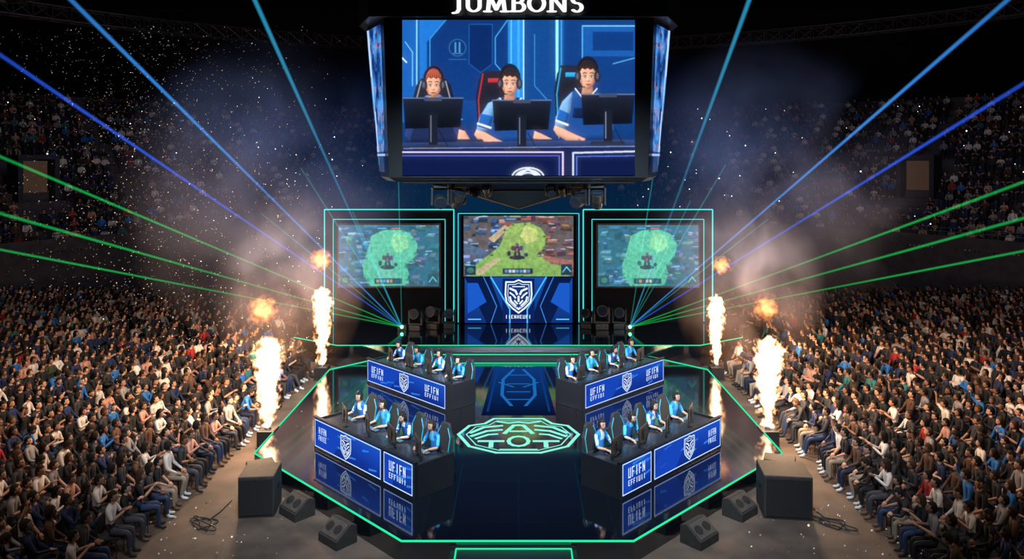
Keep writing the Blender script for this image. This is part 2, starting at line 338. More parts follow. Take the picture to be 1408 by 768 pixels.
for s in(0,1):
    X=lambda x:x if s==0 else 148-x
    a.poly([(X(0),0),(X(34),0),(X(58),63),(X(30),63)],lin(8,24,64),1); a.line([(X(36),0),(X(62),44),(X(62),63)],2,lin(70,170,240),2)
    a.line([(X(26),0),(X(44),40),(X(36),63)],1.2,lin(50,120,210),2); a.poly([(X(4),8),(X(18),8),(X(30),34),(X(4),50)],lin(24,80,180),2)
    a.line([(X(5),58),(X(22),58)],1.5,lin(90,190,240),3); a.line([(X(30),8),(X(40),30)],1,lin(40,110,200),3)
a.rect(52,2,96,62,lin(12,30,86),1)
shield(a,74,26,21,lin(215,232,250),lin(22,48,110))
glyphs(a,56,52,36,5,lin(220,235,250),5,9,4)
a.make('banner_screen',ARTP,w,(0,-.02,.03))
# ---------------------------------------------------------------- hanging video cube
jb=empty('hanging_video_cube',(0,25.5,7.35),label='huge black hanging video cube with bright front screen',category='jumbotron')
rb=[(-3.78,22),(3.78,22),(4.3,23.5),(4.3,27.5),(3.78,29),(-3.78,29),(-4.3,27.5),(-4.3,23.5)]
rt=[(-3.95,22),(3.95,22),(4.72,23.5),(4.72,27.5),(3.95,29),(-3.95,29),(-4.72,27.5),(-4.72,23.5)]
def loft(mb,r0,z0,r1,z1,cap=True,mi=0):
    n=len(r0); vs=[(x,y-25.5,z0-7.35) for x,y in r0]+[(x,y-25.5,z1-7.35) for x,y in r1]
    fs=[(i,(i+1)%n,n+(i+1)%n,n+i) for i in range(n)]
    if cap: fs+=[tuple(range(n-1,-1,-1)),tuple(range(n,2*n))]
    mb.add(vs,fs,mi)
m=MB(); loft(m,rb,7.35,rt,12.0); mk('housing',m,FRAME,jb)
m=MB(); ro=[(x*1.07 if abs(y-25.5)<3 else x*1.12,25.5+(y-25.5)*1.06) for x,y in rt]; loft(m,[(x*.98,y) for x,y in ro],12.0,ro,13.9); mk('header_box',m,FRAME,jb,bevel=.03)
CONE=pbr('cone_black',(.010,.014,.022),.35,.2)
m=MB()
r2=[(x*.96,25.5+(y-25.5)*.93) for x,y in rb]; loft(m,r2,7.22,rb,7.35)
def ring(k,yc=25.0): return [(x*k,yc+(y-25.5)*k) for x,y in rb]
for k0,z0_,k1,z1_ in((.50,6.93,.62,7.22),(.02,6.26,.50,6.93)): loft(m,ring(k0),z0_,ring(k1),z1_)
mk('underside_cone',m,CONE,jb)
m=MB(); r3=ring(.5)
for i in range(8):
    m.cyl((r3[i][0],r3[i][1]-25.5,6.93-7.36),(0,-.5,6.24-7.35),.03,.03,6)
    m.cyl((r3[i][0],r3[i][1]-25.5,6.92-7.36),(r3[(i+1)%8][0],r3[(i+1)%8][1]-25.5,6.92-7.36),.035,.035,6)
mk('underside_rib',m,GREY,jb)
m=MB(); m.tube([(-3.4,-3.3,-.16),(3.4,-3.3,-.16)],.03); mk('lamp_rail',m,DARK,jb)
a=Art(320,213)
a.poly([(0,0),(320,0),(320,213),(0,213)],[lin(22,80,160),lin(30,95,180),lin(12,36,84),lin(10,32,76)])
a.rect(24,0,145,110,[lin(12,46,104),lin(14,50,112),lin(16,60,130),lin(14,50,110)],1); a.poly([(24,0),(60,0),(34,30),(34,90),(24,100)],lin(30,110,195),2)
a.rect(0,0,20,140,lin(24,90,170),1); a.line([(20,0),(20,110)],1.6,lin(130,215,250),3); a.line([(4,30),(14,44),(14,90)],1.2,lin(110,190,240),3); a.line([(0,52),(6,58)],2,lin(200,230,250),3)
a.line([(60,0),(38,26),(38,96)],1.2,lin(60,150,220),3); a.line([(145,0),(128,24),(128,60),(145,80)],1.3,lin(70,160,230),3)
a.poly([(92,6),(124,6),(124,60),(108,72),(92,60)],lin(10,38,92),2); a.line([(92,6),(124,6),(124,60),(108,72),(92,60)],.9,lin(30,90,160),3,True)
a.ell(76,38,12,12,lin(40,100,165),3);a.ell(76,38,10.8,10.8,lin(13,44,98),4); a.line([(73,31),(73,44)],2.2,lin(70,140,200),4.5);a.line([(79,31),(79,44)],2.2,lin(70,140,200),4.5); a.line([(70,46),(82,46)],1,lin(70,140,200),4.5);a.line([(64,54),(88,54)],1.2,lin(40,90,150),4.5)
a.rect(146,0,166,130,lin(36,130,210),2); a.line([(150,0),(150,120)],1.5,lin(90,190,250),3); a.line([(160,0),(160,120)],3,lin(60,160,235),3); a.line([(167,0),(167,125)],1.6,lin(170,235,255),3)
a.rect(168,0,210,135,lin(18,66,130),2); a.line([(182,20),(182,90),(200,110)],1.4,lin(50,130,200),3); a.line([(213,0),(213,140)],3.4,lin(150,245,255),3); a.line([(219,0),(219,140)],1.2,lin(60,170,220),3)
a.rect(222,0,320,130,lin(16,56,120),2); a.rect(248,8,320,50,lin(24,84,160),3); a.line([(248,8),(320,8)],1.6,lin(110,200,240),4);a.line([(248,8),(248,60),(262,74)],1.6,lin(80,170,230),4); a.line([(290,60),(320,52)],1.4,lin(80,160,220),4); a.rect(262,16,318,42,lin(14,54,116),4)
SK=lin(226,170,142);SK2=lin(190,132,106)
def chair(x,y,w,h,acc):
    a.poly([(x-w*.3,y),(x+w*.3,y),(x+w*.42,y+h*.12),(x+w*.5,y+h*.35),(x+w*.42,y+h),(x-w*.42,y+h),(x-w*.5,y+h*.35),(x-w*.42,y+h*.12)],lin(30,32,44),5)
    a.line([(x-w*.3,y+4),(x-w*.42,y+h*.4),(x-w*.36,y+h)],1.6,acc,5.5);a.line([(x+w*.3,y+4),(x+w*.42,y+h*.4),(x+w*.36,y+h)],1.6,acc,5.5)
    a.rect(x-w*.16,y+h*.1,x+w*.16,y+h*.16,acc,5.5)
def head(x,y,s,hair,l=10,look=0):
    a.poly([(x-5*s,y+8*s),(x+5*s,y+8*s),(x+7*s,y+22*s),(x-7*s,y+22*s)],SK2,l-2)
    a.poly([(x-8.4*s,y-8*s),(x-5*s,y-12*s),(x+5*s,y-12*s),(x+8.4*s,y-8*s),(x+9*s,y+1*s),(x+8*s,y+7*s),(x+5.4*s,y+12*s),(x+2.4*s,y+15*s),(x-2.4*s,y+15*s),(x-5.4*s,y+12*s),(x-8*s,y+7*s),(x-9*s,y+1*s)],SK,l)
    a.poly([(x-9.6*s,y+0*s),(x-10.8*s,y-7*s),(x-9*s,y-14*s),(x-4*s,y-18*s),(x+3*s,y-18.5*s),(x+9*s,y-14*s),(x+10.8*s,y-7*s),(x+9.6*s,y+0*s),(x+8.2*s,y-5*s),(x+6*s,y-7.5*s),(x+3*s,y-6*s),(x,y-8*s),(x-3*s,y-6.4*s),(x-6*s,y-8*s),(x-8*s,y-4.5*s)],hair,l+2)
    for q in range(7): a.line([(x-8*s+q*2.6*s,y-8*s),(x-7*s+q*2.5*s,y-12*s),(x-4*s+q*1.6*s,y-16.5*s)],.7*s,tuple(c*2.4+.008 for c in hair),l+2.5)
    dk=lin(54,32,28); xx=x+look
    for q in(-1,1):
        a.line([(xx+q*6*s,y-2.2*s),(xx+q*4*s,y-3.2*s),(xx+q*1.8*s,y-2.4*s)],1.1*s,dk,19); a.ell(xx+q*3.9*s,y+1*s,2.5*s,1.8*s,lin(166,108,88),19,n=10); a.ell(xx+q*3.9*s,y+1.3*s,1.9*s,1.0*s,lin(228,216,212),19.1,n=10); a.ell(xx+q*3.7*s,y+1.5*s,.95*s,.95*s,lin(34,22,22),19.2,n=8); a.line([(xx+q*5.8*s,y+.6*s),(xx+q*3.8*s,y-.1*s),(xx+q*2*s,y+.7*s)],.6*s,dk,19.3)
    a.poly([(x-9*s,y+1*s),(x-6.6*s,y+4*s),(x-5*s,y+11*s),(x-7*s,y+9*s)],lin(196,136,110),l+1); a.poly([(x+9*s,y+1*s),(x+6.0*s,y+4*s),(x+3.6*s,y+13*s),(x+7.4*s,y+9*s)],lin(176,116,94),l+1)
    a.poly([(xx-1.1*s,y),(xx+.6*s,y),(xx+2.0*s,y+5.4*s),(xx,y+6.6*s),(xx-2.0*s,y+5.4*s)],lin(236,182,154),l+1.5)
    a.line([(xx-1.6*s,y+6.4*s),(xx,y+6.9*s),(xx+1.8*s,y+6.3*s)],.7*s,lin(150,92,76),19); a.ell(xx,y+10*s,3*s,1.15*s,lin(176,88,80),19,n=10); a.line([(xx-2.8*s,y+10*s),(xx+2.8*s,y+10*s)],.5*s,lin(100,42,42),19.1); a.line([(xx-1.5*s,y+12.2*s),(xx+1.5*s,y+12.2*s)],.5*s,lin(170,110,90),19)
    a.line([(x+11*s*math.cos(t),y-4*s-16*s*math.sin(t)) for t in np.linspace(0.1,3.04,12)],3*s,lin(26,26,34),l+4)
    for q in(-1,1):
        a.ell(x+q*10.6*s,y+1*s,3.6*s,6.6*s,lin(34,34,44),l+5); a.ell(x+q*11.2*s,y+1*s,1.7*s,3.8*s,lin(80,86,104),l+6)
    a.line([(x-10*s,y+6*s),(x-8*s,y+12*s),(x-3*s,y+13*s)],1.2*s,lin(20,20,26),19.4)
J1=lin(30,72,140);J2=lin(30,42,80);WH=lin(120,165,215);DN=lin(18,34,72)
chair(43,80,56,74,lin(150,150,165)); chair(126,70,50,98,lin(190,50,65)); chair(232,62,46,100,lin(50,160,220))
a.poly([(20,112),(34,103),(54,103),(68,110),(78,124),(86,160),(86,170),(4,170),(10,126)],J2,6); a.poly([(64,110),(76,122),(88,160),(78,168),(66,138)],lin(44,60,112),7); a.poly([(22,112),(10,124),(3,160),(12,168),(22,138)],lin(44,60,112),7)
a.poly([(30,106),(43,118),(56,106),(52,102),(35,102)],lin(80,120,190),7); a.line([(66,132),(80,126)],3,lin(190,60,90),7.5); a.line([(68,140),(83,136)],1.5,lin(90,160,230),7.5)
a.poly([(78,150),(86,152),(93,163),(95,172),(87,175),(76,165)],SK,8)
for q in range(4): a.line([(89+q*2.2,170+q*.3),(92+q*2.6,175-q*.4)],2,SK,9)
head(43,88,1.18,lin(140,66,48))
a.poly([(112,124),(122,112),(136,106),(160,106),(174,114),(184,130),(190,156),(184,168),(112,170),(106,150)],J1,6)
a.poly([(134,107),(118,114),(106,134),(102,150),(112,156),(122,148),(128,128)],WH,7); a.poly([(108,128),(126,132),(120,150),(104,146)],lin(24,90,170),7.4); a.line([(104,142),(122,148)],3,lin(225,235,245),7.5); a.poly([(166,110),(178,118),(190,146),(182,156),(172,140)],lin(40,100,180),7); a.line([(172,124),(184,122)],3,lin(225,235,245),7.5); a.poly([(134,107),(148,124),(164,107)],DN,8); a.line([(134,107),(148,124),(164,107)],1.6,lin(225,235,245),8.5)
a.poly([(124,128),(172,128),(174,140),(124,140)],DN,6.5); a.line([(140,133),(160,133)],2.2,lin(190,215,240),8)
a.poly([(102,150),(114,154),(130,163),(142,168),(136,174),(118,172),(104,164),(99,157)],SK,8)
a.poly([(182,152),(192,156),(206,163),(204,170),(192,169),(180,162)],SK,8)
for q in range(4): a.line([(138+q*1.5,168+q*1.4),(146+q,170+q*1.3)],1.8,SK,9); a.line([(204,163+q*1.6),(209,166+q*1.2)],1.8,SK,9)
head(148,86,1.22,lin(30,22,26))
a.poly([(222,110),(234,98),(244,93),(262,93),(276,102),(286,116),(292,165),(224,168),(216,140)],J1,6)
a.poly([(234,98),(220,112),(211,134),(210,146),(224,150),(232,124)],WH,7); a.poly([(216,122),(230,128),(226,142),(212,138)],lin(24,90,170),7.4); a.line([(212,138),(228,144)],3,lin(225,235,245),7.5); a.poly([(238,94),(252,112),(268,94)],DN,8); a.line([(238,94),(252,112),(268,94)],1.6,lin(225,235,245),8.5); a.line([(264,112),(274,112)],4,lin(200,215,235),8); a.poly([(236,120),(276,122),(276,136),(234,134)],DN,7); a.poly([(272,104),(284,116),(292,150),(282,158),(274,130)],lin(50,110,190),7)
a.poly([(210,144),(224,150),(236,156),(248,161),(243,168),(228,166),(213,158),(208,150)],SK,8)
for q in range(4): a.line([(244+q*1.2,161+q*1.6),(251,163+q*1.5)],1.8,SK,9)
head(255,76,1.24,lin(28,20,24),look=1)
for x0,x1,y0 in((1,84,107),(124,205,110),(246,320,102)):
    a.poly([(x0,y0),(x1,y0),(x1-4,y0+40),(x0+3,y0+42)],[lin(26,31,46)]*2+[lin(10,12,18)]*2,20); a.line([(x0,y0),(x1,y0)],1.6,lin(90,110,145),21); c=(x0+x1)/2
    a.rect(c-12,y0-1,c+12,y0+4,lin(60,70,92),22); a.rect(c-6,y0+20,c+6,y0+64,lin(24,28,40),22); a.poly([(c-22,y0+64),(c+22,y0+64),(c+26,y0+69),(c-26,y0+69)],lin(40,44,60),22); a.line([(c-3,y0+24),(c-3,y0+60)],1,lin(120,130,155),23)
    a.line([(c+8,y0+44),(c+20,y0+66)],1.2,lin(20,22,30),23)
for x in(92,190,290): a.poly([(x-16,163),(x+18,163),(x+22,170),(x-18,170)],lin(40,46,70),17.5)
a.poly([(0,168),(320,164),(320,176),(0,178)],[lin(48,70,120)]*2+[lin(20,30,66)]*2,18.5); a.rect(0,175,320,213,lin(12,24,66),18.6)
a.line([(0,181),(221,181),(221,213)],2.2,lin(215,200,240),24); a.line([(0,186),(216,186),(216,213)],1,lin(90,110,220),24)
a.line([(320,180),(235,182),(235,213)],2.2,lin(200,210,250),24); a.line([(320,186),(240,187),(240,213)],1,lin(90,120,220),24)
a.line([(2,176),(320,173)],1,lin(120,140,190),24)
for r in(22,17,11): a.line([(173+r*math.cos(t),216-r*.62*math.sin(t)) for t in np.linspace(.1,3.04,14)],2,lin(210,220,240),24)
a.line([(160,212),(173,204),(186,212)],3,lin(210,220,240),24)
JA=a
def jumbo(u,v):
    im=JA.raster(u.shape[1]-1,u.shape[0]-1,5,18); im=im*.75+bblur(im,1)*.25+bblur(im,9)*.12; n=fbm(u*2,v*2,40,4)[...,None]; return im*(.9+.2*n)
gridart('front_screen',[(-3.39,-3.54,4.59),(3.39,-3.54,4.59),(3.39,-3.54,.06),(-3.39,-3.54,.06)],500,333,jumbo,ART,jb)
O=lambda p:(p[0],p[1]-25.5,p[2]-7.35)
for s in(-1,1):
    gridart('side_screen',[O((s*4.05,22.1,11.85)),O((s*4.72,23.4,11.85)),O((s*4.34,23.4,7.5)),O((s*3.9,22.1,7.5))],16,140,side_led,ART,jb)
def pen(paths,rx,ry,stepp=.02):
    m=MB()
    for pts in paths:
        for i in range(len(pts)-1):
            (x0,y0),(x1,y1)=pts[i],pts[i+1]; n=max(1,int(math.hypot(x1-x0,y1-y0)/stepp))
            for k in range(n+1):
                x=x0+(x1-x0)*k/n;y=y0+(y1-y0)*k/n; nn=8
                m.add([(x+rx*math.cos(2*math.pi*j/nn+.39),0,y+ry*math.sin(2*math.pi*j/nn+.39)) for j in range(nn)],[tuple(range(nn))])
    return m
def arc(cx,cy,rx,ry,a0,a1,n=16): return [(cx+rx*math.cos(math.radians(a0+(a1-a0)*i/n)),cy+ry*math.sin(math.radians(a0+(a1-a0)*i/n))) for i in range(n+1)]
LT={'J':([[(.35,.95),(.35,.15),(.25,-.02),(.08,-.05)],[(.18,.96),(.52,.96)]],.6),
'U':([[(.2,.95),(.2,.35)]+arc(.5,.35,.3,.3,180,360)+[(.8,.95)],[(.05,.96),(.35,.96)],[(.66,.96),(.94,.96)]],1.02),
'M':([[(.2,.05),(.28,.95),(.62,.15),(.95,.95),(1.05,.05)],[(.05,.04),(.32,.04)],[(.9,.04),(1.2,.04)],[(.12,.96),(.3,.96)],[(.93,.96),(1.12,.96)]],1.3),
'B':([[(.2,.05),(.2,.95)],[(.08,.95)]+[(.2,.95)]+arc(.45,.74,.2,.21,90,-90),[(.2,.53)]+arc(.48,.29,.25,.24,90,-90)+[(.08,.05)]],.86),
'O':([arc(.5,.5,.38,.45,0,360,30)],1.06),
'N':([[(.2,.05),(.2,.95),(.85,.05),(.85,.95)],[(.05,.04),(.36,.04)],[(.05,.96),(.25,.96)],[(.7,.96),(1.0,.96)]],1.1),
'S':([arc(.38,.73,.22,.22,40,270,14)+arc(.38,.27,.24,.24,90,-140,14)],.76)}
tot=sum(LT[c][1] for c in'JUMBONS'); k=3.78/tot; x=-1.9
for c in'JUMBONS':
    p,wd=LT[c]; m=pen([[(x+q[0]*k,q[1]*.5) for q in pt] for pt in p],.066,.03,.015)
    mk('letter',m,WHITE,jb,(0,-3.99,4.73)); x+=wd*k
m=MB()
for sx in(-3,3):
    for yy in(-2.5,2.5): m.cyl((sx,yy,6.5),(sx,yy,17.4),.04,.04,6)
mk('suspension_cable',m,DARK,jb)
# ---------------------------------------------------------------- fixtures
def lamp_head(tilt,lens):
    r=empty('moving_head_light',(0,0,-50))
    mk('base',MB().box((0,0,.08),(.34,.3,.16)),BLACK,r,bevel=.02)
    y=MB(); y.box((-.19,0,.36),(.05,.14,.42)); y.box((.19,0,.36),(.05,.14,.42)); y.box((0,0,.18),(.42,.14,.05)); mk('yoke',y,BLACK,r,bevel=.01)
    R=Matrix.Rotation(tilt,3,'X'); d=R@Vector((0,-1,0)); c=Vector((0,0,.45))
    h=MB(); h.cyl(c-d*.2,c+d*.05,.12,.16,16); h.cyl(c+d*.05,c+d*.24,.16,.15,16); mk('head',h,BLACK,r,bevel=.01)
    l=MB(); l.cyl(c+d*.235,c+d*.25,.125,.125,16); mk('lens',l,lens,r); return r
lh=lamp_head(-.25,LENSD); lh2=lamp_head(.9,LENSD)
for x,yy,sc in((-4.5,33,1.5),(-3.75,33.3,1.6),(-3.1,33.4,1.4),(3.05,33.4,1.4),(3.65,33.2,1.7),(4.45,33.3,1.5)):
    o=dup(lh,(x,yy,Z0),random.uniform(-.5,.5),label='black moving head stage light standing on the rear platform',category='stage light',group='floor stage lights'); o.scale=(sc,)*3
for i,(x,yy,z,t) in enumerate(((-2.35,22.5,7.22,.2),(-1.85,22.7,7.22,.6),(-1.35,23.2,7.2,.2),(-.95,22.7,7.22,-.2),(.95,22.7,7.22,.3),(1.35,23.2,7.2,-.3),(1.85,22.7,7.22,-.6),(2.35,22.5,7.22,-.1))):
    o=dup(lh2 if i%2 else lh,(x,yy,z),rot=(math.pi,0,t+math.pi),label='black moving head light hanging under the video cube',category='stage light',group='hanging stage lights'); o.scale=(1.25 if i in(0,1,6,7) else .75,)*3
for r in(lh,lh2):
    for ch in list(r.children): bpy.data.objects.remove(ch)
    bpy.data.objects.remove(r)
def beam_mat(name,col,s):
    m,nt,out=nm(name); e=nt.nodes.new('ShaderNodeEmission'); e.inputs[0].default_value=(*col,1)
    lw=nt.nodes.new('ShaderNodeLayerWeight'); lw.inputs[0].default_value=.5
    a=nt.nodes.new('ShaderNodeMath');a.operation='SUBTRACT';a.inputs[0].default_value=1
    p=nt.nodes.new('ShaderNodeMath');p.operation='POWER';p.inputs[1].default_value=4.5
    q=nt.nodes.new('ShaderNodeMath');q.operation='MULTIPLY';q.inputs[1].default_value=s
    t=nt.nodes.new('ShaderNodeBsdfTransparent'); ad=nt.nodes.new('ShaderNodeAddShader'); L=nt.links.new
    L(lw.outputs['Facing'],a.inputs[1]);L(a.outputs[0],p.inputs[0]);L(p.outputs[0],q.inputs[0]);L(q.outputs[0],e.inputs[1]);L(t.outputs[0],ad.inputs[0]);L(e.outputs[0],ad.inputs[1]);L(ad.outputs[0],out.inputs[0]); return m
BB=beam_mat('laser_blue',lin(60,150,245),.62);BG=beam_mat('laser_green',lin(20,200,90),.5);BC=beam_mat('laser_cyan',lin(60,190,240),.5);BF=beam_mat('laser_faint',lin(40,170,160),.3);BD=beam_mat('laser_deep',lin(40,90,230),.62)
def laser(src,beams):
    r=empty('laser_projector',(src[0],src[1],Z0),label='black laser projector shooting a fan of coloured beams',category='laser')
    mk('housing',MB().box((0,.15,.12),(.4,.45,.24)),BLACK,r,bevel=.02)
    h=MB().sph((0,-.1,.16),.07); mk('lens',h,LENSG,r,smooth=True)
    s=Vector((0,-.1,.16))
    for tx,ty,tz,mt,rr in beams:
        e=Vector((tx-src[0],ty-src[1],tz-Z0)); e=s+(e-s)*1.12
        m=MB(); m.cyl(s,e,.028,rr*1.45,16); mk('laser_beam',m,mt,r,smooth=True)
laser((-5.1,33),[(-13.77,20,10.66,BD,.06),(-11.87,20,12.1,BB,.065),(-7.0,20,12.1,BC,.06),(-13.77,20,7.96,BG,.045),(-13.77,20,6.45,BG,.045),(-13.77,20,5.49,BG,.035),(-4.95,31,7.5,BF,.03),(-8.2,30,6.8,BF,.03),(-9.6,30,5.2,BF,.03),(-6.6,31,5.2,BF,.03)])
laser((4.87,33),[(6.12,20,12.1,BC,.06),(12.97,20,12.1,BB,.065),(13.4,20,9.89,BD,.06),(13.4,20,7.28,BG,.045),(13.4,20,6.32,BG,.045),(13.4,20,5.45,BG,.035),(5.6,31,7.6,BF,.03),(7.8,30,6.9,BF,.03),(9.3,30,5.0,BF,.03),(6.8,31,5.6,BF,.03)])
# ---------------------------------------------------------------- volumes
def volnet(name):
    m,nt,out=nm(name); N=nt.nodes.new;L=nt.links.new
    tc=N('ShaderNodeTexCoord'); sp=N('ShaderNodeSeparateXYZ'); L(tc.outputs['Object'],sp.inputs[0])
    def M(op,a,b=None,c=None,clamp=False):
        n=N('ShaderNodeMath');n.operation=op;n.use_clamp=clamp
        for i,v in enumerate((a,b,c)):
            if v is None: continue
            if isinstance(v,(int,float)): n.inputs[i].default_value=v
            else: L(v,n.inputs[i])
        return n.outputs[0]
    return m,nt,out,N,L,tc,sp,M
def smoke_mat(name,lo,hi,k,seed,scale=1.6,thr=.42):  # emission only: flame and stage light on the smoke is put into its colour
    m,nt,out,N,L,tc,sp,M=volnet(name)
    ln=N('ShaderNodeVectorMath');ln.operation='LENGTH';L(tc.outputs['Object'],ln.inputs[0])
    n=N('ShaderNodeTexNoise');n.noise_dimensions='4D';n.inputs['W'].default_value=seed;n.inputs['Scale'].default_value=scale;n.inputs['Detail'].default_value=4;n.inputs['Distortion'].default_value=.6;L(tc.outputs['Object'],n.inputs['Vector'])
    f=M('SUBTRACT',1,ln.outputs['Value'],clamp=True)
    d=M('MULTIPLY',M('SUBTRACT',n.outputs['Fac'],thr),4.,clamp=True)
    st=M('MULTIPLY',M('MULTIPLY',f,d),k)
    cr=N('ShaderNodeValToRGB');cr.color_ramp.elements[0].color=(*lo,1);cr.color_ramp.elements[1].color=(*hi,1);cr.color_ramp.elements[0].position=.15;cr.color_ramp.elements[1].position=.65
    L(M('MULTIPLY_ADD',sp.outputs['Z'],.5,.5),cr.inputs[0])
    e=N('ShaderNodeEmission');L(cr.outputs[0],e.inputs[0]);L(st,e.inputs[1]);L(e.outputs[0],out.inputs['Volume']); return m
def ico(name,mat,loc,sc,rot=(0,0,0),parent=None,**t):
    mb=MB().sph((0,0,0),1,20,12); o=mk(name,mb,mat,parent,loc,rot=rot,**t); o.scale=sc; return o
for s in(-1,1):
    ico('smoke_cloud',smoke_mat('smoke_high%d'%s,lin(205,175,165),lin(105,118,165),.25,3+s,1.7,.42),(s*10.2,30.5,6.6),(6.4,3.0,6.4),(0,s*-.35,0),label='drifting grey smoke rising beside the screens',category='smoke',kind='stuff',group='stage smoke')
    ico('smoke_cloud',smoke_mat('smoke_low%d'%s,lin(255,180,130),lin(220,190,185),.42,8+s,2.0,.40),(s*8.6,28.5,3.1),(2.8,3.4,3.8),label='thick warm smoke around the flame jets',category='smoke',kind='stuff',group='stage smoke')
ico('smoke_cloud',smoke_mat('haze_blue',lin(20,110,160),lin(20,60,130),.085,20,1.6,.3),(0,38.5,6.6),(17,3.2,8),label='thin blue haze behind the screens',category='smoke',kind='stuff',group='stage smoke')
def flame_mat(name,seed):
    m,nt,out,N,L,tc,sp,M=volnet(name)
    r=M('SQRT',M('ADD',M('POWER',sp.outputs['X'],2),M('POWER',sp.outputs['Y'],2)))
    mp=N('ShaderNodeMapping');mp.inputs['Scale'].default_value=(2.2,2.2,8.);mp.inputs['Location'].default_value=(seed,seed,0);L(tc.outputs['Object'],mp.inputs[0])
    n=N('ShaderNodeTexNoise');n.inputs['Scale'].default_value=1.5;n.inputs['Detail'].default_value=4;L(mp.outputs[0],n.inputs['Vector'])
    cr=N('ShaderNodeValToRGB');el=cr.color_ramp.elements;el[0].position=0;el[0].color=(.2,)*3+(1,);el[1].position=1;el[1].color=(.0,0,0,1)
    for p,v in((.25,.38),(.55,.5),(.78,.6),(.93,.42)):
        q=el.new(p);q.color=(v,v,v,1)
    L(sp.outputs['Z'],cr.inputs[0])
    d=M('ADD',M('SUBTRACT',cr.outputs[0],r),M('MULTIPLY',M('SUBTRACT',n.outputs['Fac'],.5),1.5))
    st=M('MULTIPLY',M('MULTIPLY',d,5,clamp=True),26)
    c2=N('ShaderNodeValToRGB');e2=c2.color_ramp.elements;e2[0].position=0;e2[0].color=(1,.28,.05,1);e2[1].position=.25;e2[1].color=(1,.8,.5,1);L(d,c2.inputs[0])
    e=N('ShaderNodeEmission');L(c2.outputs[0],e.inputs[0]);L(st,e.inputs[1]);L(e.outputs[0],out.inputs['Volume'])
    try: m.cycles.volume_step_rate=.4
    except Exception: pass
    return m
def ball_mat(seed):
    m,nt,out,N,L,tc,sp,M=volnet('fireball%d'%seed)
    ln=N('ShaderNodeVectorMath');ln.operation='LENGTH';L(tc.outputs['Object'],ln.inputs[0])
    n=N('ShaderNodeTexNoise');n.noise_dimensions='4D';n.inputs['W'].default_value=seed;n.inputs['Scale'].default_value=3.0;n.inputs['Detail'].default_value=4;L(tc.outputs['Object'],n.inputs['Vector'])
    d=M('ADD',M('SUBTRACT',.74,ln.outputs['Value']),M('MULTIPLY',M('SUBTRACT',n.outputs['Fac'],.5),2.0))
    st=M('MULTIPLY',M('MULTIPLY',d,3,clamp=True),4.2)
    c2=N('ShaderNodeValToRGB');e2=c2.color_ramp.elements;e2[0].position=.0;e2[0].color=(.8,.14,.01,1);e2[1].position=.8;e2[1].color=(1,.6,.2,1);L(d,c2.inputs[0])
    e=N('ShaderNodeEmission');L(c2.outputs[0],e.inputs[0]);L(st,e.inputs[1]);L(e.outputs[0],out.inputs['Volume'])
    try: m.cycles.volume_step_rate=.4
    except Exception: pass
    return m
fi=0
for x,y,h,wd,back in((-7.3,21.95,2.65,.62,0),(7.27,21.95,2.65,.62,0),(-7.45,28.6,3.0,.55,1),(7.5,28.6,2.7,.48,1)):
    fi+=1; sg=1 if x>0 else -1
    r=empty('flame_machine',(x,y,FL),label='black flame machine box shooting a tall white-hot flame jet',category='flame machine',group='stage flame machines')
    b=MB(); b.box((0,0,.26),(.5,.5,.46)); b.box((0,0,.02),(.56,.56,.04)); mk('housing',b,BLACK,r,bevel=.02)
    b=MB(); b.cyl((0,0,.49),(0,0,.56),.1,.07,14); mk('nozzle',b,GREY,r)
    m=MB(); m.cyl((0,0,0),(0,0,1),1,1,16); f=mk('flame',m,flame_mat('flame%d'%fi,fi*3.7),r,(0,0,.55)); f.scale=(wd,wd,h)
    L_=bpy.data.lights.new('flame_glow','POINT'); L_.energy=560; L_.color=(1,.60,.32); L_.shadow_soft_size=.35; lo=bpy.data.objects.new('flame_glow',L_); link(lo,r,(sg*(2.1 if back else .5),0,2.1))
for i,(x,y,z,rr) in enumerate(((-7.45,21.95,3.5,.52),(7.2,21.95,3.55,.47),(-7.5,28.6,4.06,.54),(7.7,28.6,3.85,.45))):
    ico('fireball',ball_mat(i+2),(x,y,z),(rr,rr,rr*1.0),label='small orange fireball floating above a flame jet',category='fireball',group='fireballs')
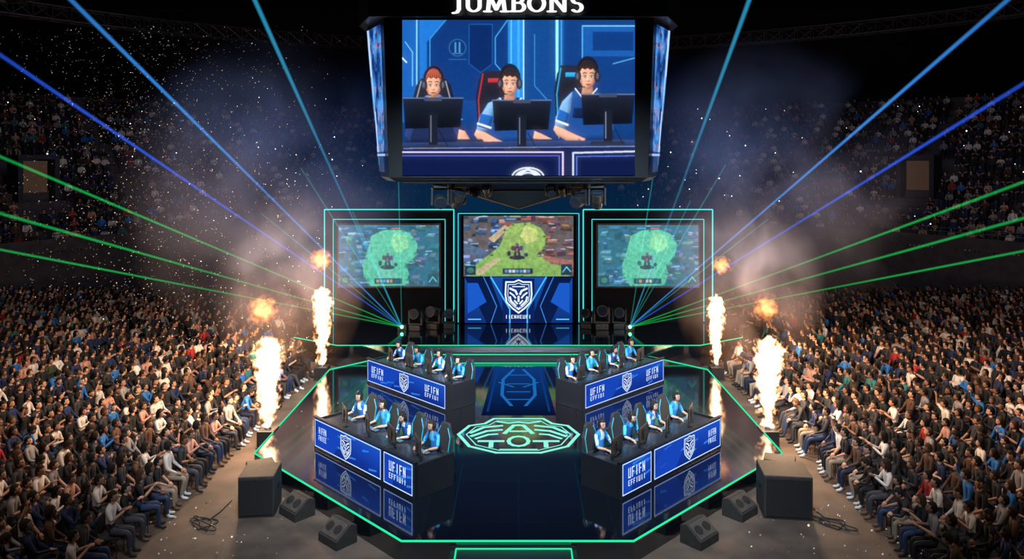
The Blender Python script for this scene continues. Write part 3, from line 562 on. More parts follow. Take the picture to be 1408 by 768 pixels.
# ---------------------------------------------------------------- desks
def desk(loc,rz,hl,near,full):
    r=empty('gaming_desk',(loc[0],loc[1],0),rz,label='long black tournament desk with glowing blue front panels',category='desk',group='tournament desks')
    b=MB(); b.box((0,.06,.43),(hl*2,.1,.86)); b.box((-hl+.03,.6,.4),(.06,1.2,.8)); b.box((hl-.03,.6,.4),(.06,1.2,.8)); b.box((0,.03,.87),(hl*2+.04,.1,.03)); mk('body',b,FRAME,r,bevel=.01)
    mk('desk_top',MB().box((0,.55,.745),(hl*2-.14,.86,.04)),pbr('desk_top_black',(.015,.016,.02),.25),r,bevel=.01)
    def panel(x0,x1,kind):
        W=x1-x0; w=W*100; a=Art(w,76,W,.76)
        a.poly([(0,0),(w,0),(w,76),(0,76)],[lin(22,60,160),lin(26,74,180),lin(14,40,125),lin(14,38,115)])
        rr=random.Random(int(w)+int(rz*10))
        for i in range(7):
            x=rr.uniform(0,w*.85); q=rr.uniform(15,60); yy=rr.uniform(6,66); a.poly([(x,yy),(min(w,x+q),yy-4),(min(w,x+q),yy),(x,yy+6)],lin(40,110,rr.choice((200,215))),1)
        a.poly([(0,76),(w*.3,76),(w*.42,30),(w*.3,0),(w*.2,0),(0,40)],lin(20,60,165),1)
        c=lin(190,215,255); a.line([(2.5,2.5),(w-2.5,2.5),(w-2.5,73.5),(2.5,73.5)],2.4,c,3,True)
        t=lin(205,222,250)
        if kind=='text': glyphs(a,w*.2,16,w*.6,24,t,1,5); glyphs(a,w*.2,45,w*.6,13,t,2,7)
        else:
            shield(a,w*.5,37,28,t,lin(18,40,120))
            if kind=='both':
                glyphs(a,w*.06,18,w*.17,22,t,1,5); glyphs(a,w*.06,44,w*.17,13,t,2,6); glyphs(a,w*.76,18,w*.17,22,t,1,5); glyphs(a,w*.76,44,w*.17,13,t,2,6)
            else:
                s=.07 if near>0 else .8; glyphs(a,w*s,18,w*.13,18,t,4,5); glyphs(a,w*s,40,w*.13,14,t,6,5)
        a.make('led_panel',ARTP,r,((x0+x1)/2,.0,.07))
    if full: panel(-hl+.05,hl-.05,'both')
    elif near>0: panel(-hl+.05,hl-1.32,'main'); panel(hl-1.22,hl-.05,'text')
    else: panel(-hl+1.32,hl-.05,'main'); panel(-hl+.05,-hl+1.22,'text')
    return r
DESKS=[((-4.0,19.0),-math.pi/4,2.25,1,False),((3.95,19.0),math.pi/4,2.25,-1,False),((-3.8,25.05),-math.pi/4,2.2,1,True),((3.6,25.1),math.pi/4,2.2,-1,True)]
for d in DESKS: desk(*d)
HID=(0,0,-60)
mon=empty('computer_monitor',HID)
b=MB();b.box((0,0,.35),(.62,.035,.37));mk('housing',b,BLACK,mon,bevel=.008)
b=MB();b.box((0,-.03,.28),(.06,.03,.3));b.box((0,-.045,.34),(.16,.03,.12));mk('stand',b,DARK,mon)
mk('stand_base',MB().box((0,-.04,.012),(.26,.2,.024)),DARK,mon,bevel=.006)
a=Art(60,34,.59,.34);a.poly([(0,0),(60,0),(60,34),(0,34)],[lin(60,150,190),lin(70,170,140),lin(40,100,150),lin(60,120,180)]);a.ell(32,18,14,9,lin(90,180,120),1);a.rect(2,27,16,32,lin(20,40,80),1);a.rect(24,29,44,32,lin(180,190,210),1);a.line([(28,12),(34,22)],3,lin(140,60,70),2)
a.make('screen',emiscol('monitor_led',2.4),mon,(0,.02,.18),rz=math.pi)
kb=empty('keyboard',HID);mk('case',MB().box((0,0,.012),(.42,.14,.022)),BLACK,kb,bevel=.004)
b=MB()
for i in range(14):
    for j in range(5): b.box((-.19+i*.029,-.052+j*.026,.027),(.023,.02,.008))
mk('keys',b,pbr('key_caps',(.05,.05,.06),.5,em=(.1,.5,.7),es=.4),kb)
ms=empty('computer_mouse',HID);mk('body',MB().sph((0,0,.012),(.03,.055,.022)),BLACK,ms,smooth=True);mk('wheel',MB().cyl((-.004,.03,.03),(.004,.03,.03),.008),GREY,ms)
gc=empty('gaming_chair',HID)
b=MB();b.box((0,.02,.42),(.5,.5,.09));b.box((-.24,.02,.46),(.08,.46,.07));b.box((.24,.02,.46),(.08,.46,.07));mk('seat',b,RUB,gc,bevel=.03)
b=MB();b.prism([(-.2,-.24),(.2,-.24),(.2,-.15),(-.2,-.15)],.45,.62)
bk=[(-.22,.48),(-.27,.75),(-.28,.98),(-.2,1.08),(-.16,1.22),(-.11,1.28),(.11,1.28),(.16,1.22),(.2,1.08),(.28,.98),(.27,.75),(.22,.48)]
n=len(bk);b.add([(x,-.2-.12*(z-.48),z) for x,z in bk]+[(x,-.29-.12*(z-.48),z) for x,z in bk],[tuple(range(n)),tuple(range(2*n-1,n-1,-1))]+[(i,n+i,n+(i+1)%n,(i+1)%n) for i in range(n)])
mk('backrest',b,RUB,gc,bevel=.02)
for s in(-1,1):
    for pts in ([(s*.2,-.205,.55),(s*.24,-.25,.96),(s*.13,-.28,1.18)],[(s*.2,-.30,.55),(s*.23,-.345,.96),(s*.12,-.375,1.18)]):
        b=MB(); b.tube(pts,.013,6); b.sph(pts[1],.0135,6,4); mk('trim_stripe',b,TEALT,gc)
b=MB();b.cyl((0,0,.08),(0,0,.4),.03);mk('gas_lift',b,DARK,gc)
b=MB()
for i in range(5):
    t=2*math.pi*i/5;b.cyl((0,0,.1),(.3*math.cos(t),.3*math.sin(t),.07),.028,.02,8);b.cyl((.3*math.cos(t),.3*math.sin(t)-.015,.03),(.3*math.cos(t),.3*math.sin(t)+.015,.03),.03,.03,10)
mk('star_base',b,DARK,gc)
for s in(-1,1): b=MB();b.box((s*.3,.02,.66),(.08,.28,.03));b.box((s*.3,.0,.54),(.03,.06,.22));mk('armrest',b,BLACK,gc,bevel=.008)
# ---------------------------------------------------------------- people
SKIN,SHIRT,FORE,PANT,SHOE,HAIR,DK,LIP,ACC=range(9)
def skin_eval(J,E,lvl):
    me=bpy.data.meshes.new('t'); me.from_pydata([j[0] for j in J],E,[]); o=bpy.data.objects.new('t',me); COL.objects.link(o)
    md=o.modifiers.new('s','SKIN'); md.use_smooth_shade=True; md.branch_smoothing=.3
    sv=me.skin_vertices[0].data
    for i,j in enumerate(J): r=j[1]; sv[i].radius=r if hasattr(r,'__len__') else (r,r); sv[i].use_root=(i==0)
    if lvl: s=o.modifiers.new('u','SUBSURF'); s.levels=lvl; s.render_levels=lvl
    bpy.context.view_layer.update(); ev=o.evaluated_get(bpy.context.evaluated_depsgraph_get()); m2=bpy.data.meshes.new_from_object(ev)
    V=np.array([v.co[:] for v in m2.vertices]); F=[tuple(p.vertices) for p in m2.polygons]
    bpy.data.objects.remove(o); bpy.data.meshes.remove(m2); return V,F
def hand(mb,w,d,up,s,curl=.5,mi=SKIN):
    w=Vector(w);d=Vector(d).normalized();up=Vector(up); side=d.cross(up).normalized()*s; up=side.cross(d).normalized()*s
    R=Matrix((side,d,up)).transposed(); mb.box(w+d*.045,(.078,.095,.028),mi,R)
    for i,(off,ln) in enumerate(((-.030,.062),(-.010,.075),(.010,.07),(.030,.055))):
        p=w+d*.088+side*off; q=p+(d*math.cos(curl)-up*math.sin(curl))*ln*.55; r=q+(d*math.cos(curl*2)-up*math.sin(curl*2))*ln*.5
        mb.cyl(p,q,.0095,.0088,5,mi); mb.cyl(q,r,.0088,.007,5,mi)
    p=w+d*.03-side*.036; q=p+(d*.6-side*.7-up*.2).normalized()*.035; r=q+(d*.95-side*.2-up*.2).normalized()*.03
    mb.cyl(p,q,.012,.010,5,mi); mb.cyl(q,r,.010,.008,5,mi)
def template(lean,elb,wri,hyaw,hpit,lod,hs='short',knee=.42,foot=.0,spread=.0):
    c,s_=math.cos(lean),math.sin(lean)
    def U(p): x,y,z=p; z-=.56; return (x,y*c+z*s_,.56+z*c-y*s_)
    J=[((0,0,.57),(.145,.125)),(U((0,-.01,.75)),(.13,.105)),(U((0,0,.92)),(.155,.115)),(U((0,-.005,1.05)),(.10,.085)),(U((0,.01,1.13)),.052),(U((0,.02,1.22)),.05)]
    E=[(0,1),(1,2),(2,3),(3,4),(4,5)]; reg=[PANT,SHIRT,SHIRT,SHIRT,SKIN]
    for q in(-1,1):
        b=len(J); el=elb[0 if q<0 else 1]; wr=wri[0 if q<0 else 1]
        J+=[(U((q*.165,-.005,1.045)),.062),((q*el[0],el[1],el[2]),.043),((q*wr[0],wr[1],wr[2]),.028)]; E+=[(3,b),(b,b+1),(b+1,b+2)]; reg+=[SHIRT,SHIRT,FORE]
        b=len(J); kx=.11+spread
        J+=[((q*.09,.06,.54),.088),((q*kx,knee,.52),.062),((q*kx,knee+foot,.12),.042),((q*kx,knee+foot+.03,.05),.042),((q*(kx+.02),knee+foot+.17,.035),.033)]
        E+=[(0,b),(b,b+1),(b+1,b+2),(b+2,b+3),(b+3,b+4)]; reg+=[PANT,PANT,PANT,SHOE,SHOE]
    V,F=skin_eval(J,E,1 if lod else 0)
    P=np.array([j[0] for j in J]); Rr=np.array([ (j[1][0] if hasattr(j[1],'__len__') else j[1]) for j in J])
    cen=np.array([V[list(f)].mean(0) for f in F]); D=[]
    for (i,k) in E:
        ab=P[k]-P[i]; t=np.clip(((cen-P[i])@ab)/(ab@ab),0,1); D.append(np.linalg.norm(cen-(P[i]+t[:,None]*ab),axis=1)-(Rr[i]*(1-t)+Rr[k]*t))
    lab=[reg[i] for i in np.argmin(np.array(D),0)]
    body=MB(); body.add(V.tolist(),F,0); body.m=list(lab)
    hm=MB(); hr=MB(); nu,nv=(16,12) if lod else (8,6)
    hm.sph((0,0,0),(.078,.096,.118),nu,nv,SKIN)
    hm.v=[(x*(1-.28*max(0,-z/.118)**1.5),(y*(1-.12*max(0,-z/.118))+(.012 if y>.06 and -.09<z<-.05 else 0)),z) for x,y,z in hm.v]
    if lod:
        hm.add([(-.014,.088,-.035),(.014,.088,-.035),(0,.118,-.03),(0,.093,.02),(0,.088,-.045)],[(0,2,3),(2,1,3),(0,4,2),(4,1,2)],SKIN)
        for q in(-1,1):
            hm.sph((q*.08,0,-.01),(.012,.022,.032),6,5,SKIN); hm.sph((q*.031,.084,.008),(.013,.01,.007),6,4,DK); hm.box((q*.032,.089,.03),(.034,.01,.007),HAIR)
        hm.box((0,.089,-.066),(.042,.01,.01),LIP)
    nu,nv=(16,12) if lod else (8,6)
    t=MB().sph((0,0,0),1,nu,nv,HAIR)
    keep=[]
    for f in t.f:
        cc=np.mean([t.v[i] for i in f],0)
        lim= (.42 if cc[1]>.45 else (.0 if cc[1]>.0 else -.45)) if hs=='short' else (.4 if cc[1]>.5 else (-.3 if cc[1]>.15 else -1.2))
        if cc[2]>lim: keep.append(f)
    rnd=random.Random(3); vs=[]
    for x,y,z in t.v:
        k=1.12+rnd.uniform(-.03,.05); zz=z*.122*k
        if hs=='long' and z<0 and y<.4: zz=z*.27; k*=1.0+.1
        vs.append((x*.082*k,y*.098*k-.006,zz+.006))
    hr.add(vs,keep,HAIR)
    R=Matrix.Rotation(hyaw,3,'Z')@Matrix.Rotation(-lean*.4-hpit,3,'X'); hc=Vector(U((0,.025,1.26)))
    for m_ in(hm,hr): m_.v=[tuple(R@Vector(p)+hc) for p in m_.v]
    body.add(hm.v,hm.f,0); body.m[len(lab):]=hm.m
    if lod:
        for q in(-1,1):
            el=elb[0 if q<0 else 1]; wr=wri[0 if q<0 else 1]; w=Vector((q*wr[0],wr[1],wr[2])); d=w-Vector((q*el[0],el[1],el[2])); hb=MB()
            dd=d.normalized()
            if len(wr)>3: dd=(dd+Vector((0,0,-wr[3]))).normalized()
            up=(0,-.3,1) if abs(dd.z)<.8 else (0,-1,0)
            hand(hb,w,dd,up,q,.45); body.add(hb.v,hb.f,SKIN)
    return body,hr,hc,R
def arrays(mb): return (np.array(mb.v,dtype=np.float32),np.concatenate([np.array(f) for f in mb.f]),np.array([len(f) for f in mb.f]),np.array(mb.m))
def mesh_from(name,V,LI,LT_,colL,mat):
    me=bpy.data.meshes.new(name); me.vertices.add(len(V)); me.vertices.foreach_set('co',V.astype(np.float32).ravel())
    me.loops.add(len(LI)); me.loops.foreach_set('vertex_index',LI.astype(np.int32))
    ls=np.concatenate([[0],np.cumsum(LT_)[:-1]]).astype(np.int32); me.polygons.add(len(LT_)); me.polygons.foreach_set('loop_start',ls)
    me.polygons.foreach_set('use_smooth',np.ones(len(LT_),dtype=bool)); me.update(calc_edges=True)
    a=me.color_attributes.new('Col','FLOAT_COLOR','CORNER'); a.data.foreach_set('color',np.concatenate([colL,np.ones((len(colL),1))],1).astype(np.float32).ravel())
    me.materials.append(mat); return me
def pmesh(name,T,pal,mat=None):
    V,LI,LTT,R=T; return mesh_from(name,V,LI,LTT,np.repeat(pal[R],LTT,axis=0),mat or CROWD)
POSES=[('with hands on lap',dict(lean=.0,elb=((.24,.06,.80),(.24,.06,.80)),wri=((.10,.27,.66),(.10,.27,.66)),hyaw=.0,hpit=-.0)),
('leaning forward, arms on knees',dict(lean=.45,elb=((.24,.30,.72),(.24,.30,.72)),wri=((.06,.48,.66),(.06,.48,.66)),hyaw=.1,hpit=.3)),
('clapping hands',dict(lean=.05,elb=((.25,.12,.84),(.25,.12,.84)),wri=((.05,.32,.98),(.05,.32,.98)),hyaw=-.15,hpit=.0)),
('leaning back, hand at chin',dict(lean=-.12,elb=((.24,.06,.80),(.2,.18,.82)),wri=((.08,.27,.67),(.05,.20,1.06)),hyaw=.2,hpit=0,foot=.1)),
('holding a phone in both hands',dict(lean=.1,elb=((.23,.10,.80),(.23,.10,.80)),wri=((.06,.36,.88),(.06,.36,.88)),hyaw=0,hpit=-.3)),
('with arms folded',dict(lean=.08,elb=((.25,.06,.80),(.25,.06,.80)),wri=((-.02,.24,.80),(-.02,.26,.74)),hyaw=-.3,hpit=0,spread=.05)),
('turned towards a neighbour',dict(lean=.0,elb=((.24,.06,.80),(.24,.06,.80)),wri=((.12,.30,.66),(.14,.25,.66)),hyaw=.7,hpit=0,foot=-.08)),
('slumped with legs stretched out',dict(lean=-.2,elb=((.24,.04,.78),(.24,.04,.78)),wri=((.08,.26,.68),(.02,.28,.70)),hyaw=-.1,hpit=-.1,foot=.22,spread=.06)),
('with one raised fist',dict(lean=.05,elb=((.24,.06,.80),(.30,.10,1.18)),wri=((.1,.27,.66),(.24,.16,1.42)),hyaw=-.2,hpit=.05))]
SH=[('black',(.010,.010,.012),8),('dark grey',(.026,.026,.03),4.5),('white',(.62,.57,.52),2.8),('navy',(.012,.022,.07),3.5),('bright blue',(.02,.13,.38),1.1),('red',(.28,.02,.02),.7),('teal',(.02,.15,.15),.6),('peach',(.46,.24,.18),1.1),('light grey',(.22,.21,.21),1.9),('brown',(.08,.04,.025),1.5),('olive green',(.035,.05,.025),.5)]
PN=[(.012,.018,.04),(.01,.01,.012),(.26,.20,.15),(.04,.04,.05),(.02,.035,.08)]
SKT=[(.48,.27,.18),(.40,.21,.135),(.52,.31,.22),(.22,.11,.065),(.33,.17,.105)]
HC=[(.006,.005,.005),(.010,.007,.005),(.004,.004,.005),(.018,.010,.006),(.008,.006,.006),(.006,.005,.005),(.005,.005,.005),(.045,.024,.012)]
rnd=random.Random(11)
def palette():
    s=rnd.choices(SH,[q[2] for q in SH])[0]; sk=rnd.choice(SKT); fo=s[1] if rnd.random()<.65 else sk
    return s[0],np.array([sk,s[1],fo,rnd.choice(PN),rnd.choice([(.02,.02,.02),(.5,.5,.5),(.1,.06,.04)]),rnd.choice(HC),(.01,.01,.01),(.3,.08,.07),s[1]])
THI=[];TLO=[]
for nme,kw in POSES:
    for hs in(('short','long') if nme in('clapping hands','with hands on lap') else ('short',)):
        kk=dict(kw); b,h,_,_=template(lod=1,hs=hs,**kk); THI.append((nme,arrays(b),arrays(h)))
        b,h,_,_=template(lod=0,hs=hs,**kk); b.add(h.v,h.f,0); b.m[-len(h.f):]=[HAIR]*len(h.f); TLO.append(arrays(b))
VAR=[]
for i in range(110):
    j=i%(len(THI)-1) if i%16 else len(THI)-1
    nme,tb,th=THI[j]; sn,pal=palette(); VAR.append((nme,sn,pmesh('person',tb,pal),pmesh('hair',th,pal)))
b=MB();b.box((0,.02,.44),(.44,.42,.04));b.box((0,-.2,.72),(.42,.03,.26),R=Matrix.Rotation(.1,3,'X'))
for sx in(-1,1):
    b.cyl((sx*.2,.2,.0),(sx*.2,.2,.44),.012,n=5);b.cyl((sx*.2,-.2,0),(sx*.2,-.19,.82),.012,n=5)
chproto=mk('folding_chair',b,pbr('chair_plastic',(.02,.02,.025),.5)); chmesh=chproto.data; TCH=arrays(b); bpy.data.objects.remove(chproto)
seats=[]
for s in(-1,1):
    X=8.55; row=0
    while X<30.5:
        y=14.3+(row%2)*.25
        while y<42:
            if X/y<.74 and abs(y-33.5)>.45 and not(X<10.4 and y>29.8) and rnd.random()<.97: seats.append((s*(X+rnd.uniform(-.07,.07)),y+rnd.uniform(-.05,.05)))
            y+=.52
        X+=.78; row+=1
seats.sort(key=lambda p:p[1]+abs(p[0])*.02)
def face(x,y): return math.atan2(x,(24-y)*.35)+rnd.uniform(-.2,.2)
NI=300
for i,(x,y) in enumerate(seats[:NI]):
    nme,sn,bm,hmh=VAR[rnd.randrange(110)]; rz=face(x,y)
    o=bpy.data.objects.new('person',bm); link(o,None,(x,y,FL),rz); k=rnd.uniform(.90,1.03); o.scale=(k,k,k)
    tag(o,'seated person in %s top %s'%(sn,nme),'person',group='audience on folding chairs')
    h=bpy.data.objects.new('hair',hmh); link(h,o)
    c=bpy.data.objects.new('folding_chair',chmesh); link(c,None,(x,y,FL),rz); tag(c,'black folding chair under an audience member','chair',group='audience folding chairs')
def crowd(name,pl,T,label,chairs=True,cat='crowd'):
    Vs=[];Ls=[];Ts=[];Cs=[];off=0
    for (x,y,z,rz) in pl:
        t=T[rnd.randrange(len(T))]; _,pal=palette(); k=rnd.uniform(.90,1.03); c,s=math.cos(rz)*k,math.sin(rz)*k
        V=t[0]; W=np.stack([V[:,0]*c-V[:,1]*s+x,V[:,0]*s+V[:,1]*c+y,V[:,2]*k+z],1)
        Vs.append(W);Ls.append(t[1]+off);Ts.append(t[2]);Cs.append(np.repeat(pal[t[3]],t[2],axis=0));off+=len(V)
    o=bpy.data.objects.new(name,mesh_from(name,np.concatenate(Vs),np.concatenate(Ls),np.concatenate(Ts),np.concatenate(Cs),CROWD)); link(o)
    return tag(o,label,cat,'stuff')
for s in(-1,1):
    rest=[(x,y,FL,face(x,y)) for x,y in seats[NI:] if x*s>0]
    crowd('audience_crowd',rest,TLO[:-1],'dense seated audience filling the arena floor')
    Vs=[];Ls=[];Ts=[];off=0
    for x,y,z,rz in rest:
        V=TCH[0];c,q=math.cos(rz),math.sin(rz);Vs.append(np.stack([V[:,0]*c-V[:,1]*q+x,V[:,0]*q+V[:,1]*c+y,V[:,2]+z],1));Ls.append(TCH[1]+off);Ts.append(TCH[2]);off+=len(V)
    LL=np.concatenate(Ls); me=mesh_from('folding_chairs',np.concatenate(Vs),LL,np.concatenate(Ts),np.zeros((len(LL),3)),chmesh.materials[0]); o=bpy.data.objects.new('folding_chair_rows',me); link(o); tag(o,'rows of black folding chairs under the crowd','chairs','stuff')
CY=28
for s in(-1,1):
    m=MB(); pl=[]; a0,a1=math.radians(20),math.radians(78); n=40
    rows=[(33+k*.95,2.3+k*.56) for k in range(18)]
    def pt(r,t,z): return (s*r*math.cos(t),CY+r*math.sin(t),z)
    prof=[(32.6,FL),(32.6,3.1),(32.75,3.1),(32.75,2.3)]
    for k,(r,z) in enumerate(rows): prof+=[(r-.25,z),(r+.7,z)]
    prof2=prof+[(50.5,prof[-1][1]),(50.5,prof[-1][1]+1.2)]
    for i in range(n+1):
        t=a0+(a1-a0)*i/n; m.v+=[pt(r,t,z) for r,z in prof2]
    K=len(prof2)
    for i in range(n):
        for j in range(K-1): m.f.append((i*K+j,(i+1)*K+j,(i+1)*K+j+1,i*K+j+1)); m.m.append(0)
    mk('seating_tier',m,pbr('tier_concrete',(.05,.045,.05),.8,noise=.3,scale=2),label='curved concrete upper seating tier wrapping the arena',category='grandstand')
    m=MB()
    for z_ in(3.35,3.6): m.tube([pt(32.7,a0+(a1-a0)*i/n,z_) for i in range(n+1)],.025,5)
    for i in range(n+1): p=pt(32.7,a0+(a1-a0)*i/n,3.1); m.cyl(p,(p[0],p[1],3.6),.02,n=5)
    mk('guard_rail',m,GREY,label='metal guard rail along the upper tier edge',category='railing')
    td=math.radians(42 if s>0 else 34); rd=37.8; zd=2.3+5*.56
    for k,(r,z) in enumerate(rows):
        t=a0+.01
        while t<a1-.01:
            al=abs(((t-a0)%.2)-.1)>.09
            blocked=abs(t-td)*r<1.5 and 3<=k<=9
            if not al and not blocked and rnd.random()<.92:
                p=pt(r+.12,t,z); pl.append((p[0],p[1],p[2],math.atan2(p[0],-(p[1]-24)) ))
            t+=.56/r
    crowd('audience_crowd',pl,[TLO[i] for i in (0,2,4)],'distant seated audience filling the upper tier')
    p=pt(rd,td,zd); dw=empty('tier_doorway',p,(math.pi/2-td)*(-s),label='dimly lit concrete entrance doorway in the upper tier',category='doorway')
    b=MB(); b.box((-1.1,.6,1.4),(.3,1.6,2.8)); b.box((1.1,.6,1.4),(.3,1.6,2.8)); b.box((0,.6,2.9),(2.5,1.6,.3)); mk('door_frame',b,WALL,dw)
    mk('door_opening',MB().box((0,.9,1.35),(1.9,.05,2.6)),emis('door_glow%d'%s,(.09,.05,.035),.45),dw)
    m=MB()
    for i in range(60 if s>0 else 26):
        x,y,z,rz=rnd.choice(pl); rr=rnd.choice((.03,.035,.045,.06)); m.sph((x*.985,y-.4,z+rnd.uniform(.9,1.5)),rr,6,4)
    mk('phone_lights',m,emis('phone_light%d'%s,(.85,.92,1),2.2),label='tiny white phone lights held by the crowd',category='lights',kind='stuff')
PP=[dict(lean=.18,elb=((.25,.18,.80),(.25,.18,.80)),wri=((.16,.40,.80,.25),(.22,.40,.80,.25)),hyaw=0,hpit=-.1,foot=.1),dict(lean=.3,elb=((.25,.22,.80),(.26,.22,.80)),wri=((.14,.42,.80,.25),(.24,.42,.80,.25)),hyaw=.15,hpit=.1,foot=.05),dict(lean=.08,elb=((.25,.15,.80),(.25,.15,.80)),wri=((.14,.38,.80,.25),(.2,.38,.80,.25)),hyaw=-.1,hpit=-.05,foot=.1)]
PT=[]
for kw in PP:
    for hs in('short','long'):
        b,h,hc,R=template(lod=1,hs=hs,**kw)
        for i,f in enumerate(b.f):
            if b.m[i]==SHIRT:
                cc=np.mean([b.v[j] for j in f],0)
                if abs(cc[0])>.19 and cc[2]>.86 or (abs(cc[0])<.06 and cc[2]>.95): b.m[i]=ACC
        PT.append((arrays(b),arrays(h),hc,R))
def headset(hc,R):
    m=MB(); m.tube([(.098*math.cos(t),0,.02+.125*math.sin(t)) for t in np.linspace(0,math.pi,11)],.014,6)
    for q in(-1,1): m.cyl((q*.078,0,-.005),(q*.115,0,-.005),.046,.040,10)
    m.tube([(-.1,.02,-.03),(-.085,.08,-.075),(-.04,.11,-.08)],.006,5); m.sph((-.035,.112,-.08),.012,6,4)
    m.v=[tuple(R@Vector(p)+hc) for p in m.v]; me=bpy.data.meshes.new('headset'); me.from_pydata(m.v,[],m.f); me.materials.append(DARK); return me
HS=[headset(p[2],p[3]) for p in PT]
PV=[]
for i in range(12):
    j=(0,2,4,0,2,4,1,0,4,2,3,0)[i]; sk=SKT[(0,2,0,1,2,0)[i%6]]; js=[(.015,.12,.36),(.012,.07,.24),(.02,.17,.44)][i%3]
    pal=np.array([sk,js,sk,(.012,.015,.03),(.02,.02,.02),HC[i%5],(.01,.01,.01),(.3,.08,.07),(.05,.34,.5) if i%2 else (.42,.52,.62)]); PV.append((pmesh('person',PT[j][0],pal),pmesh('hair',PT[j][1],pal),HS[j]))
pi=0
for (cx,cy),rz,hl,near,full in DESKS:
    c,s=math.cos(rz),math.sin(rz); Wd=lambda x,y:(cx+x*c-y*s,cy+x*s+y*c)
    for x in(-1.6,-.53,.53,1.6):
        bm,hh,hsm=PV[(pi*5)%12]; pi+=1; p=Wd(x,1.16); jit=rnd.uniform(-.1,.1)
        o=bpy.data.objects.new('person',bm); link(o,None,(p[0],p[1],.0),rz+math.pi+jit); o.scale=(1.06,1.0,1.06); tag(o,'esports player in blue jersey and headset typing at desk','person',group='tournament players')
        h=bpy.data.objects.new('hair',hh); link(h,o); q=bpy.data.objects.new('headset',hsm); link(q,o)
        dup(gc,(p[0],p[1],0),rz+math.pi+jit,label='black gaming chair with teal trim behind a player',category='chair',group='gaming chairs')
        p=Wd(x+(.30 if near>0 else -.30),.38); dup(mon,(p[0],p[1],.765),rz+rnd.uniform(-.12,.12)+(.35 if near<0 else -.35),label='black computer monitor on the tournament desk',category='monitor',group='desk monitors')
        p=Wd(x+.05,.72); dup(kb,(p[0],p[1],.765),rz,label='small black keyboard on the tournament desk',category='keyboard',group='desk keyboards')
        p=Wd(x-.27,.74); dup(ms,(p[0],p[1],.765),rz,label='small black mouse on the tournament desk',category='mouse',group='desk mice')
for r in(mon,kb,ms,gc):
    for ch in list(r.children): bpy.data.objects.remove(ch)
    bpy.data.objects.remove(r)
# ---------------------------------------------------------------- speakers and cables
def sub(x,y,rz,w,d,h,lab):
    r=empty('subwoofer',(x,y,FL),rz,label=lab,category='speaker',group='subwoofers'); mk('cabinet',MB().box((0,0,h/2),(w,d,h)),WOODB,r,bevel=.02)
    mk('grille',MB().box((0,-d/2-.01,h/2),(w*.9,.02,h*.86)),BLACK,r)
    for q in(-1,1): mk('handle',MB().box((q*(w/2+.005),0,h*.6),(.015,.2,.08)),DARK,r)
sub(-6.15,17.95,.1,.82,.85,.95,'tall black subwoofer cabinet standing by the stage corner');sub(-6.5,19.0,.5,.65,.5,.7,'black subwoofer cabinet beside the stage')
sub(6.3,17.9,-.12,1.1,.95,1.0,'large black subwoofer cabinet standing by the stage corner');sub(6.6,19.05,-.4,.75,.5,.8,'black subwoofer cabinet beside the stage')
def wedge(x,y,rz,lab):
    r=empty('stage_monitor_wedge',(x,y,FL),rz,label=lab,category='speaker',group='wedge monitors')
    b=MB(); pr=[(-.3,0),(.3,0),(.3,.2),(-.12,.5),(-.3,.42)]; n=5
    b.add([(-.38,y_,z_) for y_,z_ in pr]+[(.38,y_,z_) for y_,z_ in pr],[tuple(range(n)),tuple(range(2*n-1,n-1,-1))]+[(i,n+i,n+(i+1)%n,(i+1)%n) for i in range(n)]); mk('cabinet',b,WOODB,r,bevel=.01)
    R=Matrix.Rotation(math.atan2(-.3,.42),3,'X'); b=MB(); b.box((0,.09,.36),(.68,.42,.02),R=R); mk('grille',b,GRILL,r)
    for q in(-.15,.17): b=MB(); b.cyl(Vector((q,.09,.36))+R@Vector((0,0,.01)),Vector((q,.09,.36))+R@Vector((0,0,.02)),.12,.12,14); mk('speaker_cone',b,DARK,r)
    r.scale=(.9,.9,.9)
for x,y,rz in((-5.2,17.7,2.4),(-3.95,16.45,2.4),(5.2,17.7,-2.4),(3.95,16.45,-2.4)): wedge(x,y,rz,'black wedge floor monitor speaker beside the stage')
for s in(-1,1):
    m=MB()
    for k in range(3):
        ph=k*.9; m.tube([(s*7.2+(.24+.05*k)*math.cos(t+ph)+.1*math.sin(2*t),17.2+(.25+.05*k)*math.sin(t),FL+.015+.012*k) for t in np.linspace(0,6.1,20)],.013,5)
    m.tube([(s*7.15,17.4,FL+.014),(s*7.05,17.8,FL+.014),(s*7.0,18.4,FL+.014)],.013,5)
    mk('cable_coil',m,RUB,label='loose coil of black cable on the floor',category='cable')
# ---------------------------------------------------------------- roof trusses
def truss(pts,w,lab):
    m=MB(); n=len(pts); rails=[]
    for dx,dz in((-w,-w),(w,-w),(w,w),(-w,w)):
        r=[]
        for i,p in enumerate(pts):
            a=Vector(pts[max(0,i-1)]);b=Vector(pts[min(n-1,i+1)]); d=(b-a).normalized(); sd=Vector((-d.y,d.x,0)).normalized(); r.append(Vector(p)+sd*dx+Vector((0,0,dz)))
        rails.append(r); m.tube(r,.07,5)
    for i in range(n-1):
        for k in range(4):
            a,b=rails[k],rails[(k+1)%4]; m.cyl(a[i],b[i+1],.04,.04,4); m.cyl(a[i],b[i],.04,.04,4)
    return mk('roof_truss',m,TRUSS,label=lab,category='truss',group='roof trusses')
for s in(-1,1):
    truss([(s*44*math.cos(t),28+44*math.sin(t),18.6) for t in np.linspace(.2,1.35,40)],.5,'curved metal lattice truss under the dark roof')
    truss([(s*(5.5+k*1.2),24+k*.5,14.7) for k in range(26)],.4,'straight metal lattice truss hanging from the roof')
    truss([(s*(3+k*1.5),50+k*.0,20.4) for k in range(30)],.5,'straight metal lattice truss hanging from the roof')
truss([(-12+k*1.2,25.5,24) for k in range(21)],.4,'metal truss carrying the video cube')
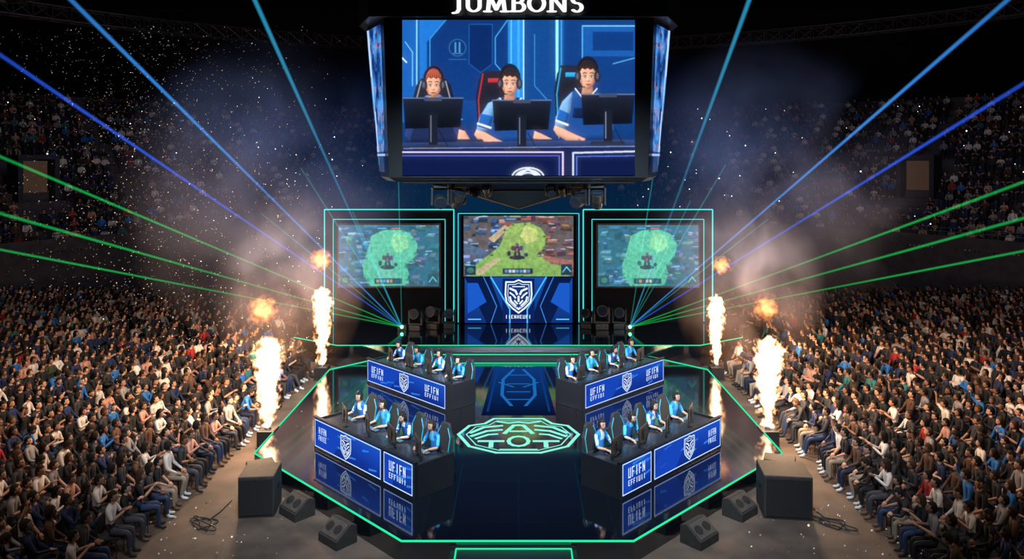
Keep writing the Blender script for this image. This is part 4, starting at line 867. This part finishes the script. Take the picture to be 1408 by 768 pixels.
# ---------------------------------------------------------------- confetti
def conf(name,n,fn,lab,mat,s0=.006,s1=.015):
    V=[];F=[];Cc=[]
    for i in range(n):
        p=Vector(fn()); s=rnd.uniform(s0,s1); a=Vector((rnd.gauss(0,1),rnd.gauss(0,1),rnd.gauss(0,1))).normalized()*s; b=a.orthogonal().normalized()*s*rnd.uniform(.5,1)
        o=len(V); V+=[tuple(p-a-b),tuple(p+a-b),tuple(p+a+b),tuple(p-a+b)]; F.append((o,o+1,o+2,o+3)); c=rnd.choice([(1,.78,.5),(1,.85,.7),(.9,.85,.8),(.6,.68,.9),(1,.6,.35)]); k=rnd.uniform(.15,1)**1.6; Cc+=[(c[0]*k,c[1]*k,c[2]*k)]*4
    me=bpy.data.meshes.new(name);me.from_pydata(V,[],F);me.materials.append(mat);at=me.color_attributes.new('Col','FLOAT_COLOR','POINT');at.data.foreach_set('color',np.array([(*c,1) for c in Cc],dtype=np.float32).ravel()); o=bpy.data.objects.new(name,me);link(o);tag(o,lab,'confetti','stuff')
CM=difcol('confetti_paper',.5,.4)  # paper given a weak glow of its own colour in place of light caught
def fa():
    y=rnd.uniform(14,29); return (-y*rnd.triangular(.22,.72,.5),y,rnd.uniform(2.2,8.0+y*.17))
conf('falling_confetti',3400,fa,'cloud of tiny pale gold confetti falling through the air',CM)
conf('floor_confetti',260,lambda:(rnd.choice((-1,1))*rnd.uniform(5,9),rnd.uniform(14.5,18.5),FL+.03),'scattered confetti scraps lying on the floor',CM,.01,.022)
# ---------------------------------------------------------------- lights
def area(loc,size,e,col,sy=None,tgt=None,spread=None):  # unseen lamps, added to brighten the crowd, tiers, desks and stage
    L=bpy.data.lights.new('area','AREA');L.energy=e;L.color=col;L.shape='RECTANGLE';L.size=size;L.size_y=sy or size
    if spread: L.spread=math.radians(spread)
    o=bpy.data.objects.new('area_light',L);link(o,None,loc)
    o.rotation_euler=(Vector(tgt)-Vector(loc)).to_track_quat('-Z','Y').to_euler()
for s in(-1,1):
    area((s*10.5,26,11),5,380,(1,.80,.66),tgt=(s*12.5,26,0),spread=100)
    area((s*5.5,21,8.5),3,400,(1,.70,.50),tgt=(s*14,22.5,0),spread=90)
    area((s*11,13,10),4,80,(1,.78,.62),tgt=(s*11,18,0),spread=100)
    area((s*20,44,16),10,300,(.62,.64,.95),tgt=(s*32,58,6))
    area((s*16,34,17),8,150,(.75,.66,.62),tgt=(s*30,46,5),spread=110)
    area((s*2,9.5,12),2,400,(.72,.86,1),tgt=(s*3.6,19.2,.9),spread=50)
    area((s*1.6,10.5,14),2,420,(.66,.85,1),tgt=(s*3.2,25.3,.9),spread=36)
area((0,21,6.0),3,90,(.35,.65,1),tgt=(0,22,0))
w=bpy.data.worlds.new('w');scene.world=w;w.use_nodes=True;w.node_tree.nodes['Background'].inputs[0].default_value=(.10,.16,.4,1);w.node_tree.nodes['Background'].inputs[1].default_value=.02
# ---------------------------------------------------------------- camera
cam=bpy.data.cameras.new('cam');co=bpy.data.objects.new('camera',cam);COL.objects.link(co);co.location=(0,0,7.9);co.rotation_euler=(math.pi/2,0,0)
cam.sensor_width=36;cam.lens=36*1036/1408;cam.shift_x=-9/1408;cam.shift_y=-166/1408;cam.clip_end=300
scene.camera=co
